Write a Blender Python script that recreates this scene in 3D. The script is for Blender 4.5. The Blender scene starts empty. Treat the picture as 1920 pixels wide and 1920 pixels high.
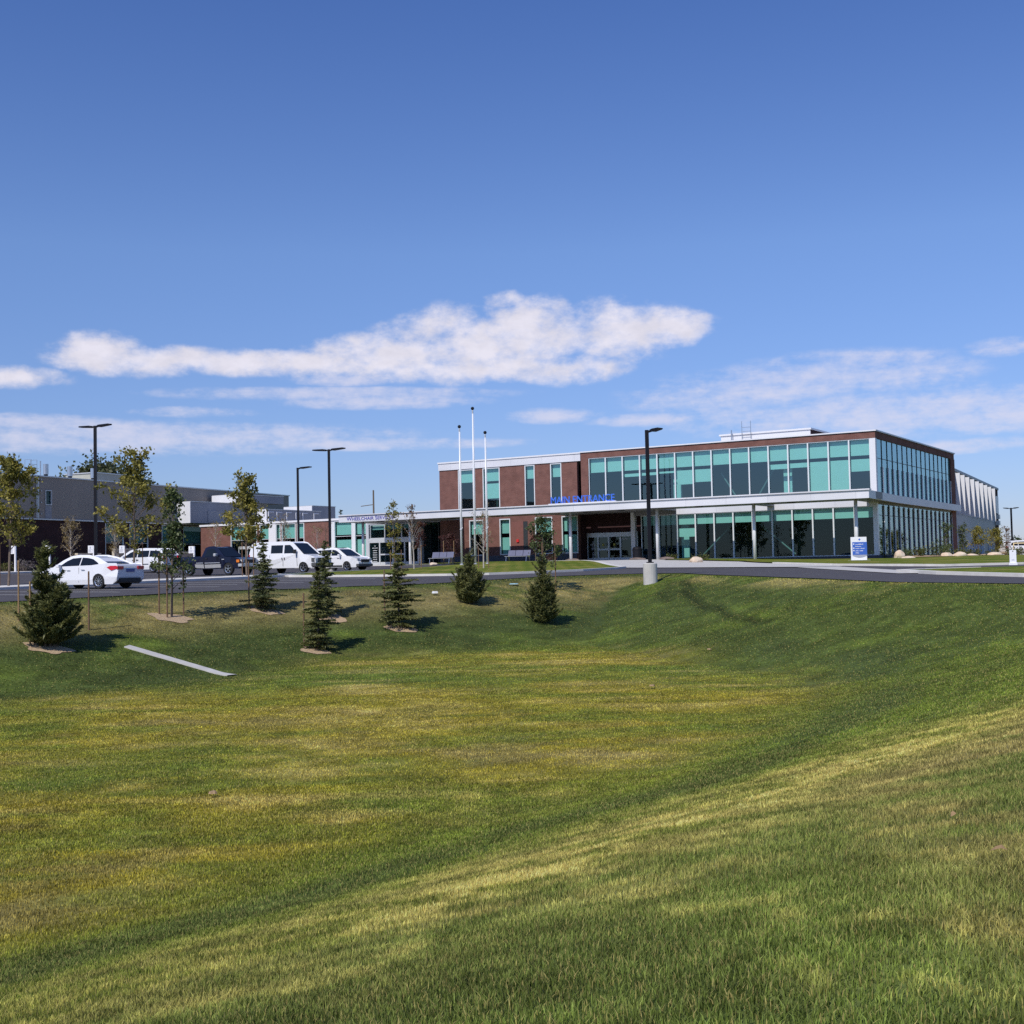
import bpy, bmesh, math, random
import numpy as np
from mathutils import Vector, Matrix
from mathutils.geometry import delaunay_2d_cdt

scene = bpy.context.scene
COL = scene.collection
R = math.radians

# ------------------------------------------------------------------ terrain
AL = 0.5553
CA, SA = math.cos(AL), math.sin(AL)
OX, OY = 27.98, 95.0            # near corner of the main building; x runs along its front, y into it

def to_world(x, y):
    return OX + CA * x + SA * y, OY - SA * x + CA * y

def to_local(X, Y):
    dx, dy = X - OX, Y - OY
    return CA * dx - SA * dy, SA * dx + CA * dy

BASIN = np.array([(-17.6, 42.4), (-14.2, 47.2), (-10.9, 50.2), (-7.6, 51.8), (-3.0, 55.2), (0.6, 60.4), (4.2, 62.9),
                  (7.6, 62.6), (9.2, 58.0), (12.2, 49.0), (14.2, 43.2), (17.3, 38.0), (17.6, 33.0), (16.6, 26.5),
                  (13.4, 19.8), (9.3, 12.9), (5.2, 8.2), (.9, 3.6), (-6.0, -3.5), (-25.0, -11.0), (-42.0, 0.0), (-44.0, 18.0), (-31.0, 30.0)])

def smooth(t, a, b):
    t = np.clip((t - a) / (b - a), 0, 1)
    return t * t * (3 - 2 * t)

def basin_dist(X, Y):
    """signed distance to the rim of the grassy basin, positive inside"""
    X = np.asarray(X, float); Y = np.asarray(Y, float)
    best = np.full(X.shape, 1e9); inside = np.zeros(X.shape, bool); side = np.zeros(X.shape, int)
    n = len(BASIN)
    for i in range(n):
        ax_, ay_ = BASIN[i]; bx_, by_ = BASIN[(i + 1) % n]
        ex, ey = bx_ - ax_, by_ - ay_
        t = np.clip(((X - ax_) * ex + (Y - ay_) * ey) / (ex * ex + ey * ey), 0, 1)
        d = np.hypot(X - ax_ - t * ex, Y - ay_ - t * ey)
        m = d < best
        best = np.where(m, d, best); side = np.where(m, i, side)
        c = ((ay_ > Y) != (by_ > Y))
        with np.errstate(divide='ignore', invalid='ignore'):
            xi = ex * (Y - ay_) / (ey if ey else 1e-9) + ax_
        inside ^= c & (X < xi)
    return np.where(inside, best, -best), side

def height(X, Y):
    X = np.asarray(X, float); Y = np.asarray(Y, float)
    lx, ly = to_local(X, Y)
    z = -1.54 + .0165 * np.minimum(Y, 112 - 17 * smooth(lx, -4, 4))
    z = z + .0085 * np.clip(-X - 12, 0, 26) * smooth(Y, 72, 94) * (1 - smooth(Y, 100, 116))
    pad = smooth(ly, -24, -6) * smooth(lx, -66, -52) * (1 - smooth(lx, -18, -4))
    z = z + (.33 - z) * pad
    d, s = basin_dist(X, Y)
    t = np.clip(d / 10.5, 0, 1)
    t = .40 * t * t * (3 - 2 * t) + .60 * np.clip((t - .05) / .88, 0, 1)
    z = z - 2.15 * t
    z = z + .02 * np.sin(X * .9 + 1.3 * np.sin(Y * .31)) * np.sin(Y * .7 + X * .23) * smooth(d, 0, 2)
    return z


def ground(X, Y):
    return float(height(np.array([X]), np.array([Y]))[0])

def gl(x, y):
    """world point on the ground for building-aligned coordinates"""
    X, Y = to_world(x, y)
    return X, Y, ground(X, Y)

# ------------------------------------------------------------------ materials
MATS = {}

def nt(name):
    m = bpy.data.materials.new(name); m.use_nodes = True
    t = m.node_tree
    b = t.nodes['Principled BSDF']
    return m, t, b

def node(t, typ, **kw):
    n = t.nodes.new(typ)
    for k, v in kw.items():
        if k in n.inputs: n.inputs[k].default_value = v
        else: setattr(n, k, v)
    return n

def mat(name, col, rough=.6, metal=0., noise=0., scale=8., col2=None, bump=0., spec=.5, coat=0., detail=6.):
    if name in MATS: return MATS[name]
    m, t, b = nt(name)
    b.inputs['Base Color'].default_value = (*col, 1)
    b.inputs['Roughness'].default_value = rough
    b.inputs['Metallic'].default_value = metal
    b.inputs['Specular IOR Level'].default_value = spec
    b.inputs['Coat Weight'].default_value = coat
    if noise or col2 or bump:
        tc = node(t, 'ShaderNodeTexCoord')
        nz = node(t, 'ShaderNodeTexNoise'); nz.inputs['Scale'].default_value = scale; nz.inputs['Detail'].default_value = detail
        nz.inputs['Roughness'].default_value = .65
        t.links.new(tc.outputs['Object'], nz.inputs['Vector'])
        ramp = node(t, 'ShaderNodeMapRange'); ramp.inputs['From Min'].default_value = .3; ramp.inputs['From Max'].default_value = .7
        t.links.new(nz.outputs['Fac'], ramp.inputs['Value'])
        mx = node(t, 'ShaderNodeMix', data_type='RGBA')
        c2 = col2 or tuple(min(1, c * (1 + noise)) for c in col)
        c1 = col if col2 else tuple(c * (1 - noise) for c in col)
        mx.inputs[6].default_value = (*c1, 1); mx.inputs[7].default_value = (*c2, 1)
        t.links.new(ramp.outputs['Result'], mx.inputs[0]); t.links.new(mx.outputs[2], b.inputs['Base Color'])
        if bump:
            bp = node(t, 'ShaderNodeBump'); bp.inputs['Strength'].default_value = bump; bp.inputs['Distance'].default_value = .05
            t.links.new(nz.outputs['Fac'], bp.inputs['Height']); t.links.new(bp.outputs['Normal'], b.inputs['Normal'])
    MATS[name] = m
    return m

def brick_mat(name, c1, c2, mortar):
    m, t, b = nt(name)
    tc = node(t, 'ShaderNodeTexCoord'); sp = node(t, 'ShaderNodeSeparateXYZ'); cb = node(t, 'ShaderNodeCombineXYZ')
    ad = node(t, 'ShaderNodeMath', operation='ADD')
    t.links.new(tc.outputs['Object'], sp.inputs[0])
    t.links.new(sp.outputs[0], ad.inputs[0]); t.links.new(sp.outputs[1], ad.inputs[1])
    t.links.new(ad.outputs[0], cb.inputs[0]); t.links.new(sp.outputs[2], cb.inputs[1])
    br = node(t, 'ShaderNodeTexBrick')
    br.inputs['Scale'].default_value = 1; br.inputs['Brick Width'].default_value = .3; br.inputs['Row Height'].default_value = .1
    br.inputs['Mortar Size'].default_value = .010; br.inputs['Bias'].default_value = -.2
    br.inputs['Color1'].default_value = (*c1, 1); br.inputs['Color2'].default_value = (*c2, 1); br.inputs['Mortar'].default_value = (*mortar, 1)
    t.links.new(cb.outputs[0], br.inputs['Vector'])
    nz = node(t, 'ShaderNodeTexNoise'); nz.inputs['Scale'].default_value = 1.3; nz.inputs['Detail'].default_value = 5
    t.links.new(cb.outputs[0], nz.inputs['Vector'])
    mr = node(t, 'ShaderNodeMapRange'); mr.inputs['From Min'].default_value = .3; mr.inputs['From Max'].default_value = .7
    mr.inputs['To Min'].default_value = .82; mr.inputs['To Max'].default_value = 1.15
    t.links.new(nz.outputs['Fac'], mr.inputs['Value'])
    mx = node(t, 'ShaderNodeMix', data_type='RGBA', blend_type='MULTIPLY'); mx.inputs[0].default_value = 1
    t.links.new(br.outputs['Color'], mx.inputs[6]); t.links.new(mr.outputs['Result'], mx.inputs[7])
    t.links.new(mx.outputs[2], b.inputs['Base Color']); b.inputs['Roughness'].default_value = .9
    b.inputs['Specular IOR Level'].default_value = .2
    bp = node(t, 'ShaderNodeBump'); bp.inputs['Strength'].default_value = .4; bp.inputs['Distance'].default_value = .01
    t.links.new(br.outputs['Fac'], bp.inputs['Height']); bp.invert = True
    t.links.new(bp.outputs['Normal'], b.inputs['Normal'])
    MATS[name] = m
    return m

def panel_mat(name, col, seam, width, rough=.45, horiz=0.):
    """metal cladding with vertical (and some horizontal) seams"""
    m, t, b = nt(name)
    tc = node(t, 'ShaderNodeTexCoord'); sp = node(t, 'ShaderNodeSeparateXYZ'); cb = node(t, 'ShaderNodeCombineXYZ')
    ad = node(t, 'ShaderNodeMath', operation='ADD')
    t.links.new(tc.outputs['Object'], sp.inputs[0])
    t.links.new(sp.outputs[0], ad.inputs[0]); t.links.new(sp.outputs[1], ad.inputs[1])
    t.links.new(ad.outputs[0], cb.inputs[0]); t.links.new(sp.outputs[2], cb.inputs[1])
    br = node(t, 'ShaderNodeTexBrick'); br.offset = 0
    br.inputs['Scale'].default_value = 1; br.inputs['Brick Width'].default_value = width
    br.inputs['Row Height'].default_value = horiz or 50.; br.inputs['Mortar Size'].default_value = .012
    v = tuple(c * .94 for c in col)
    br.inputs['Color1'].default_value = (*col, 1); br.inputs['Color2'].default_value = (*v, 1); br.inputs['Mortar'].default_value = (*seam, 1)
    t.links.new(cb.outputs[0], br.inputs['Vector'])
    nz = node(t, 'ShaderNodeTexNoise'); nz.inputs['Scale'].default_value = .35; nz.inputs['Detail'].default_value = 4
    t.links.new(cb.outputs[0], nz.inputs['Vector'])
    mr = node(t, 'ShaderNodeMapRange'); mr.inputs['From Min'].default_value = .3; mr.inputs['From Max'].default_value = .7
    mr.inputs['To Min'].default_value = .93; mr.inputs['To Max'].default_value = 1.06
    t.links.new(nz.outputs['Fac'], mr.inputs['Value'])
    mx = node(t, 'ShaderNodeMix', data_type='RGBA', blend_type='MULTIPLY'); mx.inputs[0].default_value = 1
    t.links.new(br.outputs['Color'], mx.inputs[6]); t.links.new(mr.outputs['Result'], mx.inputs[7])
    t.links.new(mx.outputs[2], b.inputs['Base Color']); b.inputs['Roughness'].default_value = rough
    MATS[name] = m
    return m

def glass_mat(name, tint, ior, grough=0.0, wob=.0):
    """thin pane: tinted see-through plus a mirror reflection by Fresnel"""
    m = bpy.data.materials.new(name); m.use_nodes = True; t = m.node_tree; t.nodes.clear()
    out = node(t, 'ShaderNodeOutputMaterial'); tr = node(t, 'ShaderNodeBsdfTransparent'); gl_ = node(t, 'ShaderNodeBsdfGlossy')
    tr.inputs['Color'].default_value = (*tint, 1); gl_.inputs['Roughness'].default_value = grough
    gl_.inputs['Color'].default_value = (.78, 1, 1, 1)
    lw_ = node(t, 'ShaderNodeLayerWeight'); lw_.inputs['Blend'].default_value = .5
    f0 = ((ior - 1) / (ior + 1)) ** 2
    pw = node(t, 'ShaderNodeMath', operation='POWER'); t.links.new(lw_.outputs['Facing'], pw.inputs[0]); pw.inputs[1].default_value = 5
    fr = node(t, 'ShaderNodeMath', operation='MULTIPLY_ADD'); t.links.new(pw.outputs[0], fr.inputs[0]); fr.inputs[1].default_value = 1 - f0; fr.inputs[2].default_value = f0
    mx = node(t, 'ShaderNodeMixShader')
    if wob:
        tc = node(t, 'ShaderNodeTexCoord'); nz = node(t, 'ShaderNodeTexNoise'); nz.inputs['Scale'].default_value = .6
        bp = node(t, 'ShaderNodeBump'); bp.inputs['Strength'].default_value = wob; bp.inputs['Distance'].default_value = .02
        t.links.new(tc.outputs['Object'], nz.inputs['Vector']); t.links.new(nz.outputs['Fac'], bp.inputs['Height'])
        t.links.new(bp.outputs['Normal'], gl_.inputs['Normal'])
    t.links.new(fr.outputs[0], mx.inputs[0]); t.links.new(tr.outputs[0], mx.inputs[1]); t.links.new(gl_.outputs[0], mx.inputs[2])
    t.links.new(mx.outputs[0], out.inputs['Surface'])
    MATS[name] = m
    return m

def leaf_mat(name, c1, c2, trans=.35, scale=1.5):
    """each leaf takes its own tone through a per-leaf attribute"""
    m = bpy.data.materials.new(name); m.use_nodes = True; t = m.node_tree; t.nodes.clear()
    out = node(t, 'ShaderNodeOutputMaterial')
    at = node(t, 'ShaderNodeAttribute', attribute_name='tone')
    mx = node(t, 'ShaderNodeMix', data_type='RGBA'); mx.inputs[6].default_value = (*c1, 1); mx.inputs[7].default_value = (*c2, 1)
    t.links.new(at.outputs['Fac'], mx.inputs[0])
    p = node(t, 'ShaderNodeBsdfPrincipled'); p.inputs['Roughness'].default_value = .5; p.inputs['Specular IOR Level'].default_value = .35
    tl = node(t, 'ShaderNodeBsdfTranslucent'); ms = node(t, 'ShaderNodeMixShader'); ms.inputs[0].default_value = trans
    t.links.new(mx.outputs[2], p.inputs['Base Color']); t.links.new(mx.outputs[2], tl.inputs['Color'])
    t.links.new(p.outputs[0], ms.inputs[1]); t.links.new(tl.outputs[0], ms.inputs[2]); t.links.new(ms.outputs[0], out.inputs['Surface'])
    MATS[name] = m
    return m

BRICK = brick_mat('red_brick', (.188, .084, .068), (.158, .068, .056), (.20, .13, .11))
BRICKD = brick_mat('shaded_brown_brick', (.055, .024, .026), (.040, .018, .020), (.06, .04, .04))
WHITE = mat('white_panel', (.72, .72, .75), .4, noise=.04, scale=.8)
FASCIA = panel_mat('white_fascia', (.68, .68, .715), (.45, .45, .48), 3.3, .4)
ALU = mat('aluminium', (.62, .64, .66), .35, .3, noise=.05, scale=3)
FRAME = mat('white_frame', (.72, .74, .75), .4, .1, noise=.04, scale=3)
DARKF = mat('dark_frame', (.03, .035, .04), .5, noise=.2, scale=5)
SOFFIT = panel_mat('soffit_panel', (.22, .215, .225), (.1, .1, .1), 1.66, .5)
GREYP = panel_mat('grey_cladding', (.29, .245, .205), (.235, .20, .17), .9, .5)
GREYB = panel_mat('blue_grey_cladding', (.26, .275, .33), (.18, .19, .23), .45, .45)
GREYD = panel_mat('dark_grey_panel', (.29, .29, .315), (.21, .21, .23), 1.4, .5)
BASEC = mat('base_stone', (.09, .09, .11), .8, noise=.2, scale=4)
GLASS = glass_mat('green_glass', (.50, .80, .77), 2.15, .0, .05)
GLASSG = glass_mat('ground_floor_glass', (.46, .74, .71), 1.5)  # green glass again, tinted darker to paint in the ground floor's shade
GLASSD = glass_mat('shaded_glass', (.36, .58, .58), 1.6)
GLASSS = glass_mat('side_glass', (.50, .78, .80), 3.0, 0.015, .12)
GLASSV = mat('vehicle_glass', (.010, .013, .017), .06, spec=.35, noise=.1, scale=3)
BLIND = mat('roller_blind', (.78, .78, .74), .9, noise=.03, scale=2)
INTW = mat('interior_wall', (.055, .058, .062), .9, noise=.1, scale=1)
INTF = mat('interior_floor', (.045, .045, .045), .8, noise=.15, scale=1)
ROOF = mat('roof_membrane', (.5, .5, .5), .9, noise=.1, scale=.4)
BLUE = mat('blue_letter', (.05, .17, .72), .4, noise=.05, scale=3)
PURPLE = mat('violet_letter', (.055, .055, .38), .5, noise=.05, scale=3)
BLACK = mat('black_metal', (.007, .007, .011), .5, spec=.25, noise=.2, scale=5)
CONC = mat('concrete', (.50, .48, .45), .9, noise=.12, scale=2.5, bump=.15)
CURB = mat('curb_concrete', (.66, .63, .58), .9, noise=.12, scale=1.5, bump=.1)
TAN = mat('tan_stone', (.50, .45, .36), .9, noise=.15, scale=2, bump=.2)
ROCK = mat('boulder_stone', (.62, .44, .30), .9, col2=(.70, .60, .48), scale=2.2, bump=.6)
ROCKD = mat('dark_boulder', (.20, .15, .13), .9, noise=.3, scale=3, bump=.6)
MULCH = mat('bark_mulch', (.34, .23, .13), 1, col2=(.56, .42, .26), scale=14, bump=1.)
BARK = mat('tree_bark', (.16, .12, .09), .95, noise=.35, scale=12, bump=.5)
BARKW = mat('pale_bark', (.42, .38, .34), .9, noise=.3, scale=9, bump=.3)
STAKE = mat('stake_wood', (.17, .10, .06), .9, noise=.35, scale=7)
STAKEL = mat('pale_stake_wood', (.30, .19, .09), .9, noise=.3, scale=7)
PAINT = mat('road_paint', (.72, .72, .70), .8, noise=.15, scale=6)
GALV = mat('galvanised_steel', (.55, .56, .58), .25, .85, noise=.1, scale=4)
POLE = mat('white_pole', (.78, .78, .80), .3, noise=.03, scale=2)
CARW = mat('white_car_paint', (.80, .80, .82), .22, noise=.015, scale=2, coat=.6)
CARN = mat('navy_car_paint', (.006, .008, .026), .3, noise=.1, scale=2, coat=.25, spec=.35)
TYRE = mat('tyre_rubber', (.014, .014, .015), .85, noise=.2, scale=20)
CHROME = mat('alloy_metal', (.68, .68, .70), .22, .9, noise=.08, scale=6)
TRIM = mat('black_trim', (.018, .018, .02), .6, noise=.2, scale=8)
GREYT = mat('grey_bumper', (.075, .077, .08), .6, noise=.1, scale=6)
SILVER = mat('silver_trim', (.60, .60, .60), .35, .4, noise=.08, scale=6)
REDL = mat('red_lens', (.55, .012, .02), .2, noise=.1, scale=8)
AMBER = mat('amber_lens', (.75, .20, .02), .25, noise=.1, scale=8)
LENS = mat('clear_lens', (.62, .63, .64), .15, noise=.15, scale=12)
REDP = mat('red_paint', (.60, .03, .03), .4, noise=.1, scale=6)
SIGNB = mat('sign_blue', (.045, .13, .50), .45, noise=.06, scale=3)
SIGNW = mat('sign_white', (.82, .82, .84), .45, noise=.03, scale=3)
SIGNG = mat('sign_grey', (.36, .38, .46), .5, noise=.05, scale=3)
BENCHM = mat('bench_metal', (.13, .135, .20), .5, noise=.1, scale=4)
ASPH = mat('asphalt', (.052, .046, .049), .9, col2=(.078, .070, .072), scale=1.1, bump=.1, detail=12)

# ------------------------------------------------------------------ mesh helper
class MB:
    def __init__(s): s.v = []; s.f = []
    def add(s, vs, fs):
        o = len(s.v); s.v += [tuple(v) for v in vs]; s.f += [tuple(i + o for i in f) for f in fs]; return s
    def box(s, x0, x1, y0, y1, z0, z1):
        return s.add([(x0, y0, z0), (x1, y0, z0), (x1, y1, z0), (x0, y1, z0), (x0, y0, z1), (x1, y0, z1), (x1, y1, z1), (x0, y1, z1)],
                     [(0, 3, 2, 1), (4, 5, 6, 7), (0, 1, 5, 4), (1, 2, 6, 5), (2, 3, 7, 6), (3, 0, 4, 7)])
    def tube(s, pts, rad, n=8, cap=True):
        pts = [Vector(p) for p in pts]
        if not hasattr(rad, '__len__'): rad = [rad] * len(pts)
        vs = []; fs = []
        for i, p in enumerate(pts):
            d = (pts[min(i + 1, len(pts) - 1)] - pts[max(i - 1, 0)]).normalized()
            a = d.cross(Vector((0, 0, 1)) if abs(d.z) < .9 else Vector((1, 0, 0))).normalized(); b = d.cross(a)
            for k in range(n):
                t = 2 * math.pi * k / n
                vs.append(p + (a * math.cos(t) + b * math.sin(t)) * rad[i])
        for i in range(len(pts) - 1):
            for k in range(n):
                k2 = (k + 1) % n
                fs.append((i * n + k, i * n + k2, (i + 1) * n + k2, (i + 1) * n + k))
        if cap:
            fs.append(tuple(range(n - 1, -1, -1))[::-1]); fs.append(tuple((len(pts) - 1) * n + k for k in range(n))[::-1])
        return s.add(vs, fs)
    def prism(s, poly, z0, z1):
        n = len(poly)
        return s.add([(x, y, z0) for x, y in poly] + [(x, y, z1) for x, y in poly],
                     [tuple(range(n))[::-1], tuple(range(n, 2 * n))] + [(i, (i + 1) % n, n + (i + 1) % n, n + i) for i in range(n)])
    def build(s, name, m=None, parent=None, loc=None, rz=0, smooth=False, bevel=0, fix=True):
        me = bpy.data.meshes.new(name); me.from_pydata(s.v, [], s.f); me.update()
        if fix or bevel:
            bm = bmesh.new(); bm.from_mesh(me)
            if bevel:
                es = [e for e in bm.edges if len(e.link_faces) == 2 and e.calc_face_angle(0) > R(35)]
                bmesh.ops.bevel(bm, geom=es, offset=bevel, segments=2, affect='EDGES', profile=.6)
            bmesh.ops.recalc_face_normals(bm, faces=bm.faces)
            bm.to_mesh(me); bm.free()
        if m: me.materials.append(m)
        if smooth: me.polygons.foreach_set('use_smooth', [True] * len(me.polygons))
        o = bpy.data.objects.new(name, me); COL.objects.link(o)
        if parent: o.parent = parent
        if loc is not None: o.location = loc
        o.rotation_euler.z = rz
        return o

def tag(o, label=None, cat=None, group=None, kind=None):
    if label: o['label'] = label
    if cat: o['category'] = cat
    if group: o['group'] = group
    if kind: o['kind'] = kind
    return o

def thing(name, label, cat, loc, rz=0, group=None):
    o = bpy.data.objects.new(name, None); COL.objects.link(o)
    o.location = loc; o.rotation_euler.z = rz; o.empty_display_size = .3
    return tag(o, label, cat, group)

def copy_tree(o, parent=None):
    c = o.copy(); COL.objects.link(c)
    if parent: c.parent = parent
    for ch in list(o.children): copy_tree(ch, c)
    return c

def text_mesh(body, size, depth, name, m, parent, loc, rot, align='LEFT', smallcaps=False, width=None):
    cu = bpy.data.curves.new(name, 'FONT'); cu.body = body; cu.size = size; cu.extrude = depth; cu.align_x = align
    if smallcaps:
        cu.small_caps_scale = .86
        for i, c in enumerate(body):
            if c.islower(): cu.body_format[i].use_small_caps = True
    tmp = bpy.data.objects.new(name, cu); COL.objects.link(tmp)
    dg = bpy.context.evaluated_depsgraph_get()
    me = bpy.data.meshes.new_from_object(tmp.evaluated_get(dg))
    bpy.data.objects.remove(tmp); me.materials.clear(); me.materials.append(m)
    o = bpy.data.objects.new(name, me); COL.objects.link(o)
    o.parent = parent; o.location = loc; o.rotation_euler = rot
    if width:
        xs = [v.co.x for v in me.vertices]; k = width / (max(xs) - min(xs)); x0 = min(xs)
        for v in me.vertices: v.co.x = (v.co.x - x0) * k
    return o

# ------------------------------------------------------------------ numeric noise for the lawn colours
def _hash(ix, iy, seed):
    h = (ix.astype(np.int64) * 374761393 + iy.astype(np.int64) * 668265263 + seed * 974711) & 0x7fffffff
    h = ((h ^ (h >> 13)) * 1274126177) & 0x7fffffff
    h = (h ^ (h >> 16)) & 0xffff
    return h / 65535.

def vnoise(x, y, seed=0):
    ix = np.floor(x); iy = np.floor(y); fx = x - ix; fy = y - iy
    fx = fx * fx * (3 - 2 * fx); fy = fy * fy * (3 - 2 * fy)
    a = _hash(ix, iy, seed); b = _hash(ix + 1, iy, seed); c = _hash(ix, iy + 1, seed); d = _hash(ix + 1, iy + 1, seed)
    return (a * (1 - fx) + b * fx) * (1 - fy) + (c * (1 - fx) + d * fx) * fy

def fbm(x, y, seed=0, octv=4):
    s = 0; a = .5; n = 0
    for k in range(octv):
        s = s + a * vnoise(x * 2 ** k + 17.3 * k, y * 2 ** k - 9.1 * k, seed + k); n += a; a *= .55
    return s / n

OLIVE = np.array((.258, .224, .034)); GREEN = np.array((.120, .165, .030)); DGREEN = np.array((.064, .088, .026))
STRAW = np.array((.53, .43, .17)); BROWN = np.array((.225, .19, .085))

def lawn_color(X, Y):
    d, side = basin_dist(X, Y)
    right = ((side >= 10) & (side <= 17)).astype(float)
    left = ((side <= 6) | (side >= 18)).astype(float) * (1 - right)
    far = ((side >= 7) & (side <= 9)).astype(float)
    ux, uy = X * .83 - Y * .55, X * .55 + Y * .83
    n1 = fbm(X * .16, Y * .22, 3); n2 = fbm(X * .5 + 5, Y * .6, 11); n3 = fbm(X * 1.6, Y * 2.0, 23); n4 = fbm(X * 5, Y * 5, 41, 3); n5 = fbm(X * .35 + Y * .1, Y * 1.5, 61)
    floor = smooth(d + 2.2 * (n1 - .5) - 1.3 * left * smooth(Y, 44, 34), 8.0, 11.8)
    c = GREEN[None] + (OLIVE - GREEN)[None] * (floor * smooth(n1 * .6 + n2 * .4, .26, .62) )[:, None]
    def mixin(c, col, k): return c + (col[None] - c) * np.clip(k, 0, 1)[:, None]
    c = mixin(c, DGREEN, (1 - floor) * (.92 * left + .75 * far + .65 * right * smooth(Y, 20, 30)) * smooth(n2, .18, .50))  # left bank darkened further in colour, in place of missing shade
    c = mixin(c, STRAW, floor * smooth(n2 * .5 + n3 * .3 + n5 * .2, .52, .76) * .6)
    c = mixin(c, BROWN, floor * smooth(n1, .56, .72) * smooth(n3, .4, .6) * .6)
    c = mixin(c, GREEN, floor * smooth(n5, .50, .34) * .6); c = mixin(c, STRAW * .8, floor * smooth(n5, .58, .74) * .35)
    # left bank: tanned shoulder below the car park, green lower down
    sh = smooth(d, .5, 1.8) * smooth(d + 2.5 * (n1 - .5), 6.8, 3.2)
    c = mixin(c, STRAW * .62, left * sh * smooth(n2 * .6 + n3 * .4, .34, .58) * .80)
    c = mixin(c, BROWN, left * sh * smooth(n1, .45, .62) * .5)
    # far bank: dry rim by the road
    c = mixin(c, STRAW, far * smooth(d, .1, .5) * smooth(d, 2.6, 1.0) * smooth(n2, .38, .62) * .5)
    # right bank: straw band low on the slope, grey-green and tan above it
    dd = d + 1.3 * (n1 - .5) + .8 * (n2 - .5)
    rs = smooth(dd, 1.0, 3.8) * smooth(dd, 7.6, 5.8) * (.45 + .55 * smooth(X, -3.0, .5)) * smooth(Y, 20.5, 14.5) * (.45 + .55 * smooth(n2 * .6 + n1 * .4, .32, .54))
    c = mixin(c, STRAW, right * rs * .85 * (.12 + .88 * smooth(n3 * .5 + n4 * .5, .34, .62)))
    edge = smooth(X - .12 * Y, .6, 2.2)
    up = smooth(dd, 4.6, 3.2) * smooth(Y, 36, 28)
    c = mixin(c, np.array((.115, .165, .048)), right * up * .6)
    c = mixin(c, BROWN, right * up * edge * smooth(n2 * .6 + n3 * .4, .36, .56) * .85)
    c = mixin(c, STRAW * .85, right * up * smooth(n3 * .6 + n4 * .4, .54, .72) * (.30 + .25 * edge))
    c = mixin(c, DGREEN * 1.2, right * smooth(n2, .48, .34) * smooth(dd, 5.5, 4.0) * .6)
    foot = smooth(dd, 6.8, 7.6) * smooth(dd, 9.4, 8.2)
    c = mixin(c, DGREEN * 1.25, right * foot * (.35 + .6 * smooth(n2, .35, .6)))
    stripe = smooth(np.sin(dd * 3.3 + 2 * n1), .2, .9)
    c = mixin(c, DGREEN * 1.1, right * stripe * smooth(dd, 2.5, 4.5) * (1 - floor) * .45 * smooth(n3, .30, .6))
    # curved mower tracks on the far bank
    for path, wd, k in (([(7.9, 57.2), (7.7, 56.0), (7.47, 52.9), (7.44, 49.75), (7.64, 46.7), (8.0, 44.3), (8.5, 42.2)], .20, .8), ([(7.2, 58.2), (7.0, 57.0), (6.7, 55.0), (6.56, 52.4)], .35, .45)):
        dm = np.full(X.shape, 9.)
        for (x1, y1), (x2, y2) in zip(path, path[1:]):
            ex, ey = x2 - x1, y2 - y1; tt = np.clip(((X - x1) * ex + (Y - y1) * ey) / (ex * ex + ey * ey), 0, 1)
            dm = np.minimum(dm, np.hypot(X - x1 - tt * ex, Y - y1 - tt * ey))
        c = mixin(c, DGREEN * .5, smooth(dm + .1 * (n4 - .5), wd * 1.7, wd * .8) * min(1, k * 1.15))
    # lawns away from the basin
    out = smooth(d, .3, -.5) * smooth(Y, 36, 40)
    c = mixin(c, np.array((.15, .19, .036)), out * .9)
    n6 = fbm(X * 2.2 + Y * .4, Y * 3.4, 83, 3)
    c = c * ((.50 + 1.0 * n4) * (.62 + .76 * n6))[:, None]
    return np.clip(c, .004, .9)

# ------------------------------------------------------------------ camera
CAMF, PITCH, ROLL = 2325., .0445, -.02037
cam = bpy.data.cameras.new('camera'); cam_o = bpy.data.objects.new('camera', cam); COL.objects.link(cam_o)
cam.sensor_width = 36; cam.lens = CAMF / 1920 * 36; cam.clip_start = .1; cam.clip_end = 9000
F = Vector((0, math.cos(PITCH), math.sin(PITCH))); U = Vector((0, -math.sin(PITCH), math.cos(PITCH))); Rt = Vector((1, 0, 0))
R2 = Rt * math.cos(ROLL) + U * math.sin(ROLL); U2 = U * math.cos(ROLL) - Rt * math.sin(ROLL)
M = Matrix.Identity(4)
for i in range(3): M[i][0], M[i][1], M[i][2] = R2[i], U2[i], -F[i]
cam_o.matrix_world = M
scene.camera = cam_o

# ------------------------------------------------------------------ sun and sky
SUN_EL, SUN_H = R(46), Vector((-.535, -.845))
sdir = Vector((SUN_H.x * math.cos(SUN_EL), SUN_H.y * math.cos(SUN_EL), math.sin(SUN_EL)))
sun = bpy.data.lights.new('sun', 'SUN'); sun.energy = 3.9; sun.angle = R(.5); sun.color = (1, .955, .88)
sun_o = bpy.data.objects.new('sun', sun); COL.objects.link(sun_o); sun_o.location = (0, 0, 60)
sun_o.rotation_euler = sdir.to_track_quat('Z', 'Y').to_euler()

w = bpy.data.worlds.new('World'); scene.world = w; w.use_nodes = True
t = w.node_tree; bg = t.nodes['Background']; bg.inputs['Strength'].default_value = .066
sky = node(t, 'ShaderNodeTexSky', sky_type='NISHITA'); sky.sun_disc = False; sky.sun_elevation = SUN_EL
sky.sun_rotation = math.atan2(SUN_H.x, SUN_H.y); sky.altitude = 1200; sky.air_density = 1.15; sky.dust_density = .35; sky.ozone_density = 1.6
tc = node(t, 'ShaderNodeTexCoord'); sp = node(t, 'ShaderNodeSeparateXYZ'); t.links.new(tc.outputs['Generated'], sp.inputs[0])

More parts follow.
